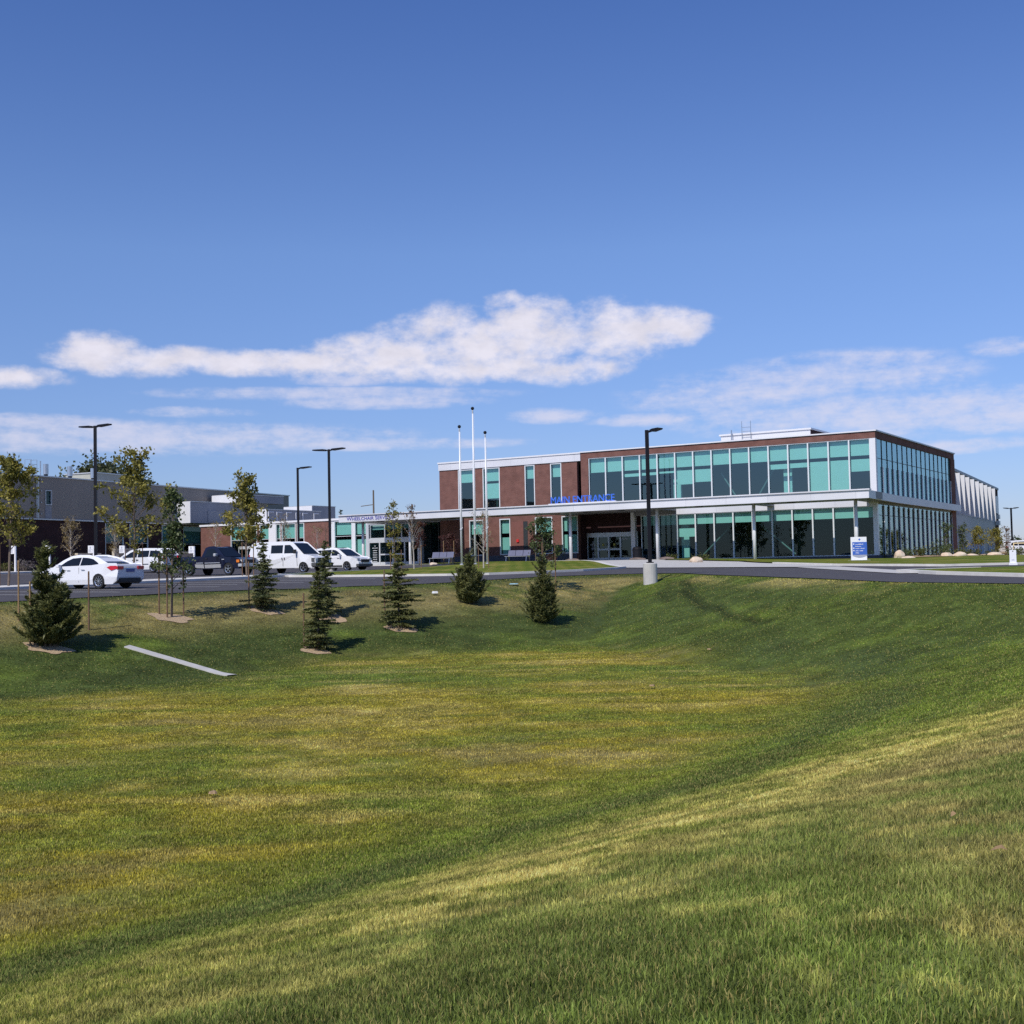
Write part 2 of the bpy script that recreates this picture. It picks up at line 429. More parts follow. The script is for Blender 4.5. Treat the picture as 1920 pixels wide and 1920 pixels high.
def mth(op, a, b=None, c=None, clamp=False):
    n = t.nodes.new('ShaderNodeMath'); n.operation = op; n.use_clamp = clamp
    for i, v in enumerate((a, b, c)):
        if v is None: continue
        if isinstance(v, (int, float)): n.inputs[i].default_value = v
        else: t.links.new(v, n.inputs[i])
    return n.outputs[0]

az = mth('ARCTAN2', sp.outputs[0], sp.outputs[1]); el = mth('ARCSINE', sp.outputs[2])
cb = node(t, 'ShaderNodeCombineXYZ'); t.links.new(az, cb.inputs[0]); t.links.new(el, cb.inputs[1])

def noise(scale, detail, rough=.55, sy=1., off=0.):
    mp = node(t, 'ShaderNodeMapping'); mp.inputs['Scale'].default_value = (1, sy, 1); mp.inputs['Location'].default_value = (off, off * .7, off)
    t.links.new(cb.outputs[0], mp.inputs[0])
    n = node(t, 'ShaderNodeTexNoise'); n.inputs['Scale'].default_value = scale; n.inputs['Detail'].default_value = detail
    n.inputs['Roughness'].default_value = rough; t.links.new(mp.outputs[0], n.inputs['Vector'])
    return n.outputs['Fac']

def blobs(lst):
    res = None
    for x, y, rx, ry in lst:
        a0 = math.atan((x - 960) / 2325); e0 = math.atan((1084 - .0204 * x - y) / 2325)
        dx = mth('MULTIPLY', mth('SUBTRACT', az, a0), 2325 / rx); dy = mth('MULTIPLY', mth('SUBTRACT', el, e0), 2325 / ry)
        q = mth('SUBTRACT', 1., mth('ADD', mth('MULTIPLY', dx, dx), mth('MULTIPLY', dy, dy)))
        res = q if res is None else mth('MAXIMUM', res, q)
    return mth('MAXIMUM', res, -1.5)

cum = blobs([(190, 680, 75, 34), (270, 692, 150, 27), (420, 688, 160, 23), (570, 685, 140, 24), (720, 668, 150, 38), (870, 640, 150, 62),
             (1000, 625, 140, 62), (1140, 620, 150, 52), (1255, 618, 90, 36), (952, 558, 38, 17), (1080, 690, 95, 28), (900, 690, 210, 27), (25, 733, 85, 19)])
wis = blobs([(640, 742, 270, 12), (370, 782, 100, 9), (230, 832, 430, 26), (60, 812, 130, 14), (720, 752, 170, 14), (1040, 779, 75, 13), (1590, 715, 190, 36),
             (1390, 745, 170, 38), (1660, 788, 320, 42), (1860, 800, 170, 26), (1240, 788, 110, 11), (1890, 677, 50, 14), (640, 715, 80, 10), (1760, 850, 200, 12), (700, 835, 240, 10)])
n1 = noise(26, 9, .58, 1.5); n2 = noise(70, 7, .6, 1.6, 3.1); n3 = noise(16, 8, .6, 4.5, 7.7)
nn = mth('ADD', mth('MULTIPLY', n1, .72), mth('MULTIPLY', n2, .28))
c1 = mth('ADD', mth('MULTIPLY', cum, .75), mth('MULTIPLY', mth('SUBTRACT', nn, .5), 4.0))
c1 = mth('MULTIPLY', mth('ADD', c1, .46), .70, clamp=True)
mr = node(t, 'ShaderNodeMapRange', interpolation_type='SMOOTHSTEP'); t.links.new(c1, mr.inputs['Value']); mr.inputs['To Max'].default_value = .90
m1 = mth('MULTIPLY', mr.outputs[0], mth('MULTIPLY', mth('ADD', cum, .9), 1.6, clamp=True))
c2 = mth('ADD', mth('MULTIPLY', wis, .45), mth('MULTIPLY', mth('SUBTRACT', mth('ADD', mth('MULTIPLY', n3, .6), mth('MULTIPLY', n2, .4)), .5), 4.0))
mr2 = node(t, 'ShaderNodeMapRange', interpolation_type='SMOOTHSTEP'); t.links.new(mth('ADD', c2, .58), mr2.inputs['Value'])
mr2.inputs['From Max'].default_value = 1.6; mr2.inputs['To Max'].default_value = .72
m2 = mth('MULTIPLY', mr2.outputs[0], mth('MULTIPLY', mth('ADD', wis, 1.1), 1.2, clamp=True))
shade = node(t, 'ShaderNodeMapRange'); t.links.new(noise(40, 6, .6, 1.8, 11.), shade.inputs['Value'])
shade.inputs['From Min'].default_value = .35; shade.inputs['From Max'].default_value = .62; shade.inputs['To Min'].default_value = .88; shade.inputs['To Max'].default_value = 1.0
ccol = node(t, 'ShaderNodeMix', data_type='RGBA', blend_type='MULTIPLY'); ccol.inputs[0].default_value = 1
ccol.inputs[6].default_value = (13.2, 12.6, 13.8, 1); t.links.new(shade.outputs[0], ccol.inputs[7])
# the sky texture, deepened a little towards violet-blue as the air there is clear
tint = node(t, 'ShaderNodeMix', data_type='RGBA', blend_type='MULTIPLY'); tint.inputs[0].default_value = 1
t.links.new(sky.outputs[0], tint.inputs[6]); tr_ = node(t, 'ShaderNodeValToRGB'); e_ = tr_.color_ramp.elements
e_[0].position = 0; e_[0].color = (.80, .92, 1.48, 1); e_[1].position = 1; e_[1].color = (.78, 1.11, 1.90, 1)
md = e_.new(.5); md.color = (1.17, 1.38, 1.92, 1)
t.links.new(mth('DIVIDE', el, .5, clamp=True), tr_.inputs[0]); t.links.new(tr_.outputs[0], tint.inputs[7])
x1 = node(t, 'ShaderNodeMix', data_type='RGBA'); t.links.new(m2, x1.inputs[0]); t.links.new(tint.outputs[2], x1.inputs[6]); x1.inputs[7].default_value = (11.2, 11.0, 13.0, 1)
x2 = node(t, 'ShaderNodeMix', data_type='RGBA'); t.links.new(m1, x2.inputs[0]); t.links.new(x1.outputs[2], x2.inputs[6]); t.links.new(ccol.outputs[2], x2.inputs[7])
t.links.new(x2.outputs[2], bg.inputs['Color'])

scene.view_settings.view_transform = 'Standard'; scene.view_settings.look = 'None'
scene.view_settings.exposure = 0; scene.view_settings.gamma = 1
scene.render.engine = 'CYCLES'
cy = scene.cycles; cy.max_bounces = 8; cy.transparent_max_bounces = 12; cy.use_denoising = False
cy.sample_clamp_indirect = 8; cy.caustics_reflective = False; cy.caustics_refractive = False

# ------------------------------------------------------------------ lawn ground
def spaced(lo, hi, step, far, grow=1.35):
    a = list(np.arange(lo, hi + 1e-6, step)); s = step
    while a[-1] < far: s *= grow; a.append(a[-1] + s)
    s = step
    while a[0] > -far: s *= grow; a.insert(0, a[0] - s)
    return np.array(a)

gx = spaced(-48, 62, .45, 4000); gy = spaced(-14, 128, .45, 5000)
GX, GY = np.meshgrid(gx, gy); gxf, gyf = GX.ravel(), GY.ravel()
gz = height(gxf, gyf)
nx, ny = len(gx), len(gy)
idx = (np.arange(ny - 1)[:, None] * nx + np.arange(nx - 1)[None, :]).ravel()
faces = np.stack([idx, idx + 1, idx + nx + 1, idx + nx], 1)

def mesh_np(name, verts, faces, k, m=None, cols=None, smooth=False, tone=None):
    me = bpy.data.meshes.new(name); nv, nf = len(verts), len(faces)
    me.vertices.add(nv); me.vertices.foreach_set('co', np.ascontiguousarray(verts, np.float32).ravel())
    me.loops.add(nf * k); me.loops.foreach_set('vertex_index', np.ascontiguousarray(faces, np.int32).ravel())
    me.polygons.add(nf); me.polygons.foreach_set('loop_start', np.arange(nf, dtype=np.int32) * k)
    me.update(calc_edges=True)
    if smooth: me.polygons.foreach_set('use_smooth', np.ones(nf, bool))
    if cols is not None:
        at = me.attributes.new('lawn', 'FLOAT_COLOR', 'POINT'); at.data.foreach_set('color', np.concatenate([cols, np.ones((nv, 1))], 1).astype(np.float32).ravel())
    if tone is not None:
        at = me.attributes.new('tone', 'FLOAT', 'POINT'); at.data.foreach_set('value', np.asarray(tone, np.float32))
    if m: me.materials.append(m)
    o = bpy.data.objects.new(name, me); COL.objects.link(o)
    return o

def lawn_mat(name, blades):
    m, t, b = nt(name)
    at = node(t, 'ShaderNodeAttribute', attribute_name='lawn')
    b.inputs['Roughness'].default_value = .8 if not blades else .55; b.inputs['Specular IOR Level'].default_value = .07
    if blades:
        gm = node(t, 'ShaderNodeBsdfTranslucent'); ms = node(t, 'ShaderNodeMixShader'); ms.inputs[0].default_value = .22
        t.links.new(at.outputs['Color'], b.inputs['Base Color']); t.links.new(at.outputs['Color'], gm.inputs['Color'])
        t.links.new(b.outputs[0], ms.inputs[1]); t.links.new(gm.outputs[0], ms.inputs[2])
        t.links.new(ms.outputs[0], t.nodes['Material Output'].inputs['Surface'])
    else:
        tc = node(t, 'ShaderNodeTexCoord'); nz = node(t, 'ShaderNodeTexNoise'); nz.inputs['Scale'].default_value = 9; nz.inputs['Detail'].default_value = 8
        t.links.new(tc.outputs['Object'], nz.inputs['Vector'])
        mr = node(t, 'ShaderNodeMapRange'); mr.inputs['From Min'].default_value = .3; mr.inputs['From Max'].default_value = .7; mr.inputs['To Min'].default_value = .6; mr.inputs['To Max'].default_value = 1.15
        t.links.new(nz.outputs['Fac'], mr.inputs['Value'])
        mx = node(t, 'ShaderNodeMix', data_type='RGBA', blend_type='MULTIPLY'); mx.inputs[0].default_value = 1
        t.links.new(at.outputs['Color'], mx.inputs[6]); t.links.new(mr.outputs['Result'], mx.inputs[7]); t.links.new(mx.outputs[2], b.inputs['Base Color'])
        bp = node(t, 'ShaderNodeBump'); bp.inputs['Strength'].default_value = .6; bp.inputs['Distance'].default_value = .066
        t.links.new(nz.outputs['Fac'], bp.inputs['Height']); t.links.new(bp.outputs['Normal'], b.inputs['Normal'])
    MATS[name] = m
    return m
LAWN = lawn_mat('lawn_ground', False); BLADE = lawn_mat('grass_blade', True)
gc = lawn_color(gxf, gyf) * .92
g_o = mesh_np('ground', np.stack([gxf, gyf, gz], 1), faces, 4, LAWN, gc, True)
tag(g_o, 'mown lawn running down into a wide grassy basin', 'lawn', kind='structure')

# mulch beds round the young trees: x, y and the two radii
BEDS = [(-14.1, 37.55, .68, .5), (-9.35, 46.6, .62, .5), (-6.85, 42.5, .5, .42), (-6.8, 46.65, .5, .45), (-4.15, 46.3, .6, .5), (-12.0, 43.6, .70, .6), (1.6, 57.1, .25, .25)]
# ------------------------------------------------------------------ grass blades over the basin
def make_grass():
    rng = np.random.default_rng(5)
    V, Fc, Cc = [], [], []; off = 0
    for r0, r1, dens, half in ((1.2, 7, 7500, .80), (7, 12, 4200, .72), (12, 20, 1900, .62), (20, 32, 800, .54), (32, 46, 330, .50), (46, 66, 150, .48)):
        n = int(half * (r1 * r1 - r0 * r0) * dens)
        a = rng.uniform(-half, half, n); r = np.sqrt(rng.uniform(r0 * r0, r1 * r1, n))
        X = np.sin(a) * r; Y = np.cos(a) * r
        d, _ = basin_dist(X, Y)
        keep = (d > .02) | ((Y < 37) & (X > -1.2 - .35 * np.maximum(0, 4 - Y)))
        for bx, by, rx, ry in BEDS: keep &= ((X - bx) / rx) ** 2 + ((Y - by) / ry) ** 2 > rng.uniform(.7, 1.15, n)
        for (x1, y1), (x2, y2) in (((-12.21, 39.18), (-10.35, 38.51)), ((-10.35, 38.51), (-8.94, 37.72)), ((-8.94, 37.72), (-8.45, 37.15))):
            ex, ey = x2 - x1, y2 - y1; tt = np.clip(((X - x1) * ex + (Y - y1) * ey) / (ex * ex + ey * ey), 0, 1)
            keep &= np.hypot(X - x1 - tt * ex, Y - y1 - tt * ey) > .16
        X, Y, r = X[keep], Y[keep], r[keep]; n = len(X)
        Z = height(X, Y)
        tuft = fbm(X * 1.4, Y * 1.4, 7, 3)
        h = (.016 + .022 * rng.random(n) + .016 * tuft) * (1 - .35 * smooth(r, 10, 30))
        wd = np.maximum(.0040, r * .00055) * rng.uniform(.7, 1.4, n)
        yaw = rng.uniform(0, 2 * np.pi, n); lean = rng.uniform(.1, .75, n) * h; la = rng.uniform(0, 2 * np.pi, n)
        cx, sx = np.cos(yaw) * wd * .5, np.sin(yaw) * wd * .5
        tx, ty = X + np.cos(la) * lean, Y + np.sin(la) * lean
        mx_, my_ = X + np.cos(la) * lean * .3, Y + np.sin(la) * lean * .3
        P = np.empty((n, 5, 3))
        P[:, 0] = np.stack([X - cx, Y - sx, Z - .01], 1); P[:, 1] = np.stack([X + cx, Y + sx, Z - .01], 1)
        P[:, 2] = np.stack([mx_ + cx * .85, my_ + sx * .85, Z + h * .6], 1); P[:, 3] = np.stack([mx_ - cx * .85, my_ - sx * .85, Z + h * .6], 1)
        P[:, 4] = np.stack([tx, ty, Z + h * .96], 1)
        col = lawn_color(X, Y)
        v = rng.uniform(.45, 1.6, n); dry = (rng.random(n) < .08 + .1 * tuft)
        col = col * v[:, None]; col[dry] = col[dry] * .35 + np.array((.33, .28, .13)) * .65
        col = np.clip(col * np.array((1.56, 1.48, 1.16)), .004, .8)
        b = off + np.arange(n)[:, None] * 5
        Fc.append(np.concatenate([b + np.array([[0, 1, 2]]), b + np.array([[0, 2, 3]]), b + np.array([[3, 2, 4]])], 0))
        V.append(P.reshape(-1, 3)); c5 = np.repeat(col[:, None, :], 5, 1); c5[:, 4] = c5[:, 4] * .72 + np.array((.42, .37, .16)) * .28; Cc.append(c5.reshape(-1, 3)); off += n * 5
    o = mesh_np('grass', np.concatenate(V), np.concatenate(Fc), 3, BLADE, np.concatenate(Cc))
    tag(o, 'mown green, olive and straw coloured grass covering the basin', 'grass', kind='stuff')
make_grass()

# ------------------------------------------------------------------ draped sheets: asphalt, concrete, lawns
def drape(name, poly, dz, m, step=1.6, thick=0., local=True, kind='structure', label=None, cat=None, crown=0.):
    P = [Vector((*(to_world(x, y) if local else (x, y)),)) for x, y in poly]
    pts = []
    for i, a in enumerate(P):
        b = P[(i + 1) % len(P)]; k = max(1, int((b - a).length / step))
        for j in range(k): pts.append(a.lerp(b, j / k))
    nb = len(pts); edges = [(i, (i + 1) % nb) for i in range(nb)]
    pa = np.array([tuple(p) for p in pts])
    xs = np.arange(pa[:, 0].min(), pa[:, 0].max(), step); ys = np.arange(pa[:, 1].min(), pa[:, 1].max(), step)
    QX, QY = [q.ravel() for q in np.meshgrid(xs, ys)]
    ins = np.zeros(len(QX), bool); dm = np.full(len(QX), 1e9)
    for i in range(nb):
        x1, y1 = pa[i]; x2, y2 = pa[(i + 1) % nb]
        ex, ey = x2 - x1, y2 - y1; tt = np.clip(((QX - x1) * ex + (QY - y1) * ey) / (ex * ex + ey * ey + 1e-12), 0, 1)
        dm = np.minimum(dm, np.hypot(QX - x1 - tt * ex, QY - y1 - tt * ey))
        c = ((y1 > QY) != (y2 > QY)); ins ^= c & (QX < ex * (QY - y1) / (ey if abs(ey) > 1e-9 else 1e-9) + x1)
    k = ins & (dm > .35 * step)
    pts += [Vector((x, y)) for x, y in zip(QX[k], QY[k])]
    vs, es, fs, *_ = delaunay_2d_cdt(pts, edges, [list(range(nb))], 1, 1e-4)
    V = np.array([tuple(v) for v in vs]); Z = height(V[:, 0], V[:, 1]) + dz
    if crown:
        dmv = np.full(len(V), 1e9)
        for i in range(nb):
            x1, y1 = pa[i]; x2, y2 = pa[(i + 1) % nb]; ex, ey = x2 - x1, y2 - y1
            tt = np.clip(((V[:, 0] - x1) * ex + (V[:, 1] - y1) * ey) / (ex * ex + ey * ey + 1e-12), 0, 1)
            dmv = np.minimum(dmv, np.hypot(V[:, 0] - x1 - tt * ex, V[:, 1] - y1 - tt * ey))
        Z = Z + crown * smooth(dmv, 0, 4)
    mb = MB(); mb.v = [(V[i, 0], V[i, 1], Z[i]) for i in range(len(V))]; mb.f = [tuple(f) for f in fs]
    if thick:
        o0 = len(mb.v); mb.v += [(v[0], v[1], v[2] - thick) for v in mb.v]
        em = {}
        for f in fs:
            for a, b in zip(f, list(f[1:]) + [f[0]]): em[(a, b)] = em.get((a, b), 0) + 1
        for a, b in list(em):
            if (b, a) not in em: mb.f.append((b, a, a + o0, b + o0))
    o = mb.build(name, m, smooth=not thick, fix=False)
    # make sure it faces up
    if o.data.polygons[0].normal.z < 0: o.data.flip_normals()
    tag(o, label, cat, kind=kind)
    return o

def lawn_patch_mat():
    m, t, b = nt('tended_lawn')
    tc = node(t, 'ShaderNodeTexCoord')
    a = node(t, 'ShaderNodeTexNoise'); a.inputs['Scale'].default_value = .35; a.inputs['Detail'].default_value = 6
    f = node(t, 'ShaderNodeTexNoise'); f.inputs['Scale'].default_value = 7; f.inputs['Detail'].default_value = 8
    wv = node(t, 'ShaderNodeTexWave'); wv.inputs['Scale'].default_value = .35; wv.inputs['Distortion'].default_value = 3
    for n in (a, f, wv): t.links.new(tc.outputs['Object'], n.inputs['Vector'])
    r = node(t, 'ShaderNodeValToRGB'); e = r.color_ramp.elements
    e[0].position = .36; e[0].color = (.088, .130, .020, 1); e[1].position = .72; e[1].color = (.23, .21, .052, 1)
    mid = r.color_ramp.elements.new(.52); mid.color = (.13, .165, .024, 1)
    s = node(t, 'ShaderNodeMath', operation='MULTIPLY_ADD'); t.links.new(wv.outputs['Fac'], s.inputs[0]); s.inputs[1].default_value = .12
    t.links.new(a.outputs['Fac'], s.inputs[2]); t.links.new(s.outputs[0], r.inputs[0])
    mr = node(t, 'ShaderNodeMapRange'); mr.inputs['From Min'].default_value = .3; mr.inputs['From Max'].default_value = .7; mr.inputs['To Min'].default_value = .65; mr.inputs['To Max'].default_value = 1.2
    t.links.new(f.outputs['Fac'], mr.inputs['Value'])
    mx = node(t, 'ShaderNodeMix', data_type='RGBA', blend_type='MULTIPLY'); mx.inputs[0].default_value = 1
    t.links.new(r.outputs[0], mx.inputs[6]); t.links.new(mr.outputs['Result'], mx.inputs[7]); t.links.new(mx.outputs[2], b.inputs['Base Color'])
    b.inputs['Roughness'].default_value = .9; b.inputs['Specular IOR Level'].default_value = .04
    bp = node(t, 'ShaderNodeBump'); bp.inputs['Strength'].default_value = .6; bp.inputs['Distance'].default_value = .06
    t.links.new(f.outputs['Fac'], bp.inputs['Height']); t.links.new(bp.outputs['Normal'], b.inputs['Normal'])
    return m
TLAWN = lawn_patch_mat()

near_edge = [(-13.5, -92), (-11.0, -78), (-10.7, -69), (-10.5, -66), (-9.9, -61), (-8.9, -58.4), (-7.3, -56.5), (-6.9, -55), (-5.9, -53.2), (-4.9, -50.2),
             (-5.0, -47), (-5.0, -43), (-3.6, -39.6), (-1.7, -37.7), (.3, -37.2), (3.4, -40.7), (7, -43.8), (10.4, -46.8), (14.7, -51.2), (19.6, -53.2), (26, -57), (48, -72)]
asph = near_edge + [(52, -64), (36, -20), (36, 6), (29, 6), (20, -16), (3, -22), (-7, -23), (-24, -7), (-40, -7), (-57.5, -8), (-57.5, -92)]
drape('parking_lot', asph, .03, ASPH, 2.0, label='dark asphalt car park and drive', cat='car park')

def curb(name, poly, wdt=.18, h=.15, closed=False, m=None, label=None):
    P = [Vector(to_world(x, y)) for x, y in poly]
    pts = []
    n = len(P)
    for i in range(n if closed else n - 1):
        a, b = P[i], P[(i + 1) % n]; k = max(1, int((b - a).length / 1.0))
        for j in range(k): pts.append(a.lerp(b, j / k))
    if not closed: pts.append(P[-1])
    n = len(pts); mb = MB(); ring = []
    for i in range(n):
        a = pts[(i - 1) % n] if closed or i else pts[0]; b = pts[(i + 1) % n] if closed or i < n - 1 else pts[-1]
        d = (b - a).normalized(); nrm = Vector((-d.y, d.x)); p = pts[i]; z = ground(p.x, p.y)
        for s, zz in ((-1, -.05), (-1, h), (1, h), (1, -.05)):
            q = p + nrm * wdt * .5 * s; mb.v.append((q.x, q.y, z + zz))
    for i in range(n if closed else n - 1):
        j = (i + 1) % n
        for k in range(4): mb.f.append((i * 4 + k, i * 4 + (k + 1) % 4, j * 4 + (k + 1) % 4, j * 4 + k))
    if not closed: mb.f += [(0, 1, 2, 3), ((n - 1) * 4 + 3, (n - 1) * 4 + 2, (n - 1) * 4 + 1, (n - 1) * 4)]
    o = mb.build(name, m or CURB)
    return tag(o, label or 'pale concrete kerb', 'kerb', kind='structure')

def inset(poly, d):
    c = np.mean(np.array(poly), 0); out = []
    n = len(poly)
    for i in range(n):
        a = Vector(poly[(i - 1) % n]); b = Vector(poly[i]); e = Vector(poly[(i + 1) % n])
        n1_ = (b - a).normalized(); n2_ = (e - b).normalized()
        q = (Vector((-n1_.y, n1_.x)) + Vector((-n2_.y, n2_.x)));
        q = q.normalized() if q.length > 1e-6 else Vector((0, 0))
        out.append(b + q * d)
    ar = sum(poly[i][0] * poly[(i + 1) % n][1] - poly[(i + 1) % n][0] * poly[i][1] for i in range(n))
    if ar < 0:
        out = [Vector(b) * 2 - q for b, q in zip([Vector(p) for p in poly], out)]
    return [tuple(p) for p in out]

# entrance lawn island with the flagpoles
isl = [(-27.0, -37.4), (-23.0, -40.6), (-19.6, -41.0), (-15.4, -40.7), (-12.4, -39.9), (-10.6, -38.6), (-9.4, -35.9), (-8.5, -31.9), (-8.7, -27.2), (-9.4, -24.6),
       (-10.6, -22.9), (-13.0, -19.6), (-17, -14.0), (-20.5, -9.8), (-24.6, -8.6), (-26, -3.3), (-39, -2.6), (-39.2, -9), (-28.6, -12), (-27.4, -28)]
drape('lawn', inset(isl, .08), .13, TLAWN, 1.2, label='tended lawn island with flagpoles in front of the brick wall', cat='lawn', crown=.06)
curb('kerb', isl[:16] + [(-26.5, -9)], .36, .15)
curb('kerb', [(-27.4, -28), (-27.0, -37.4)], .3, .15)
# median strip between the two rows of parked vehicles
strip = [(-27.0, -37.6), (-24.0, -38.2), (-24.0, -78), (-27.0, -78)]
drape('pavement', strip, .15, CURB, 1.5, thick=.16, label='pale concrete median between parking rows', cat='median')
# entrance drive of pale concrete
drive = [(-9.6, -24.4), (-8.4, -25.0), (-5.6, -25.7), (-.7, -26.2), (3.4, -27.2), (5.2, -26.2), (3.5, -23), (-2.8, -15.5), (-7.5, -9.6), (-13.8, -9.2), (-15.8, -3.0), (-25.8, -3.0),
         (-24.4, -8.4), (-20.4, -9.6), (-16.9, -13.8), (-12.9, -19.4), (-10.5, -22.7)]
drape('driveway', drive, .07, CONC, 1.2, label='pale concrete drive and forecourt at the main entrance', cat='driveway')
# lawn in front of the glass corner
lw2 = [(-13.6, -8.9), (-7.3, -9.3), (-2.6, -15.2), (3.7, -22.6), (7, -24.6), (11, -26.9), (14, -24.0), (22, -14), (30, 10), (28, 70), (2.8, 70), (2.2, -1.2), (-15.6, -1.2)]
drape('lawn', inset(lw2, .0), .12, TLAWN, 1.5, label='tended lawn around the glass corner of the building', cat='lawn', crown=.03)
curb('kerb', [(-2.7, -15.4), (3.6, -22.9), (7, -24.9), (11, -27.2), (14.3, -24.2), (22.3, -14), (30.3, 10)], .34, .15)
# concrete gutter crossing the mouth of the side drive
drape('gutter', [(3.0, -27.6), (5.0, -26.4), (9.5, -33.5), (13.8, -40.4), (12.2, -41.2), (8.0, -35.0)], .055, CONC, 1.2, label='pale concrete gutter across the mouth of the side drive', cat='gutter')
# grass wedge between the road and the side drive
wedge = [(11.6, -38.6), (14.2, -42.3), (18.2, -46.2), (24, -50.2), (40, -61), (44, -56), (33, -20), (24, -22), (18.5, -29.5), (14.2, -34.8)]
drape('lawn', wedge, .14, TLAWN, 1.4, label='grass wedge between the road and the side drive', cat='lawn', crown=.10)
curb('kerb', [(14.2, -34.8), (12.2, -37.2), (11.6, -38.6), (14.2, -42.3), (18.2, -46.2), (24, -50.2), (40, -61)], .4, .16)
# far walkway along the patio, planting bed
drape('pavement', [(-57.5, -60), (-57.5, -3), (-61.5, -3), (-61.5, -60)], .14, CURB, 2, thick=.15, label='pale concrete walk by the accessible parking signs', cat='walk')
drape('planting_bed', [(-61.6, -60), (-61.6, -1), (-69, -1), (-66, -60)], .12, MULCH, 2, label='bark planting bed along the brown brick wall', cat='planting bed')
drape('pavement', [(-57.4, -7.8), (-40.2, -7.0), (-39.4, -2.4), (-39.2, -.4), (-57.4, -.4)], .13, CURB, 2, thick=.12, label='pale concrete walk at the wheelchair services doors', cat='walk')
drape('planting_bed', [(1.2, -1.6), (2.6, -1.6), (5.2, 2), (6.4, 14), (6.0, 45), (-1.0, 45), (.6, 27)], .17, MULCH, 1.5, label='bark planting bed along the glass side wall', cat='planting bed')

# parking bay lines, one sheet of paint
lm = MB()
def strip_line(x0, x1, y, wd=.11):
    k = 8
    for i in range(k):
        xa, xb = x0 + (x1 - x0) * i / k, x0 + (x1 - x0) * (i + 1) / k
        q = []
        for x, yy in ((xa, y - wd / 2), (xb, y - wd / 2), (xb, y + wd / 2), (xa, y + wd / 2)):
            X, Y = to_world(x, yy); q.append((X, Y, ground(X, Y) + .042))
        lm.add(q, [(0, 1, 2, 3)])
for i in range(14): strip_line(-22.6, -13.4 if i % 2 else -15.0, -75.2 + i * 2.75)
for i in range(16): strip_line(-33, -27.4, -70.2 + i * 2.75)
for i in range(14): strip_line(-57.2, -51.5, -60 + i * 3.4)
tag(lm.build('bay_marking', PAINT, fix=False), 'white painted parking bay lines', 'road marking', kind='structure')

# drain channel down the left bank
dc = MB()
dpts = [(-12.21, 39.18), (-11.75, 39.04), (-11.28, 38.87), (-10.82, 38.71), (-10.35, 38.51), (-9.88, 38.29), (-9.41, 38.04), (-8.94, 37.72), (-8.45, 37.15)]
dq = []
for i in range(len(dpts) - 1):
    for k in range(4): dq.append(tuple(dpts[i][j] + (dpts[i + 1][j] - dpts[i][j]) * k / 4 for j in (0, 1)))
dq.append(dpts[-1])
for i, (x, y) in enumerate(dq):
    a_, b_ = Vector(dq[max(0, i - 1)]), Vector(dq[min(len(dq) - 1, i + 1)]); d_ = (b_ - a_).normalized()
    for s in (-1, 1):
        X, Y = x - d_.y * .15 * s, y + d_.x * .15 * s; dc.v.append((X, Y, ground(X, Y) + .035))
for i in range(len(dq) - 1): dc.f.append((2 * i, 2 * i + 1, 2 * i + 3, 2 * i + 2))
for i in range(len(dq) - 1):
    for a, b in ((2 * i, 2 * i + 2), (2 * i + 1, 2 * i + 3)):
        p, q = dc.v[a], dc.v[b]; dc.add([p, q, (q[0], q[1], q[2] - .15), (p[0], p[1], p[2] - .15)], [(0, 1, 2, 3)])
tag(dc.build('drain_channel', CONC), 'narrow pale concrete channel running down the left bank', 'drain', kind='structure')

# ------------------------------------------------------------------ buildings
RZ = -AL
HB = thing('clinic_building', 'two storey clinic of red brick and green glass with a long white entrance canopy', 'building', (OX, OY, 0), RZ)

def wall(name, m, parent, a0, a1, z0, z1, opens, at=0., th=.35, side=False, bevel=0):
    """wall plate with rectangular openings (a0,a1,z0,z1); side=True runs along y at x=at"""
    mb = MB(); xs = sorted({a0, a1} | {v for o in opens for v in o[:2]})
    for xa, xb in zip(xs, xs[1:]):
        xm = (xa + xb) / 2; cuts = sorted([(o[2], o[3]) for o in opens if o[0] < xm < o[1]])
        z = z0
        for lo, hi in cuts + [(z1, z1)]:
            if lo > z + 1e-4:
                if side: mb.box(at - th, at, xa, xb, z, min(lo, z1))
                else: mb.box(xa, xb, at, at + th, z, min(lo, z1))
            z = max(z, hi)
    return mb.build(name, m, parent, fix=False)

def window(parent, a0, a1, z0, z1, glass, at=0., blinds=(), frame=FRAME, fw=.055, fd=.10, side=False, rails=(), setb=.08, name='window', blindd=.22):
    def B(mb, p, q, d0, d1, za, zb):
        if side: mb.box(at - d1, at - d0, p, q, za, zb)
        else: mb.box(p, q, at + d0, at + d1, za, zb)
    g = MB()
    if side: g.add([(at - setb, a0, z0), (at - setb, a1, z0), (at - setb, a1, z1), (at - setb, a0, z1)], [(0, 1, 2, 3)])
    else: g.add([(a0, at + setb, z0), (a1, at + setb, z0), (a1, at + setb, z1), (a0, at + setb, z1)], [(0, 1, 2, 3)])
    w_ = g.build(name, glass, parent, fix=False)
    f = MB(); d0 = setb - fd
    B(f, a0, a0 + fw, d0, setb + .06, z0, z1); B(f, a1 - fw, a1, d0, setb + .06, z0, z1)
    B(f, a0 + fw, a1 - fw, d0, setb + .06, z1 - fw, z1); B(f, a0 + fw, a1 - fw, d0, setb + .06, z0, z0 + fw)
    for r in rails: B(f, a0 + fw, a1 - fw, setb - .02, setb + .04, r - .02, r + .02)
    f.build('frame', frame, w_, fix=False)
    for lo, hi in blinds:
        b = MB(); B(b, a0 + fw + .01, a1 - fw - .01, setb + blindd, setb + blindd + .012, lo, hi)
        b.build('blind', BLIND, w_, fix=False)
    return w_

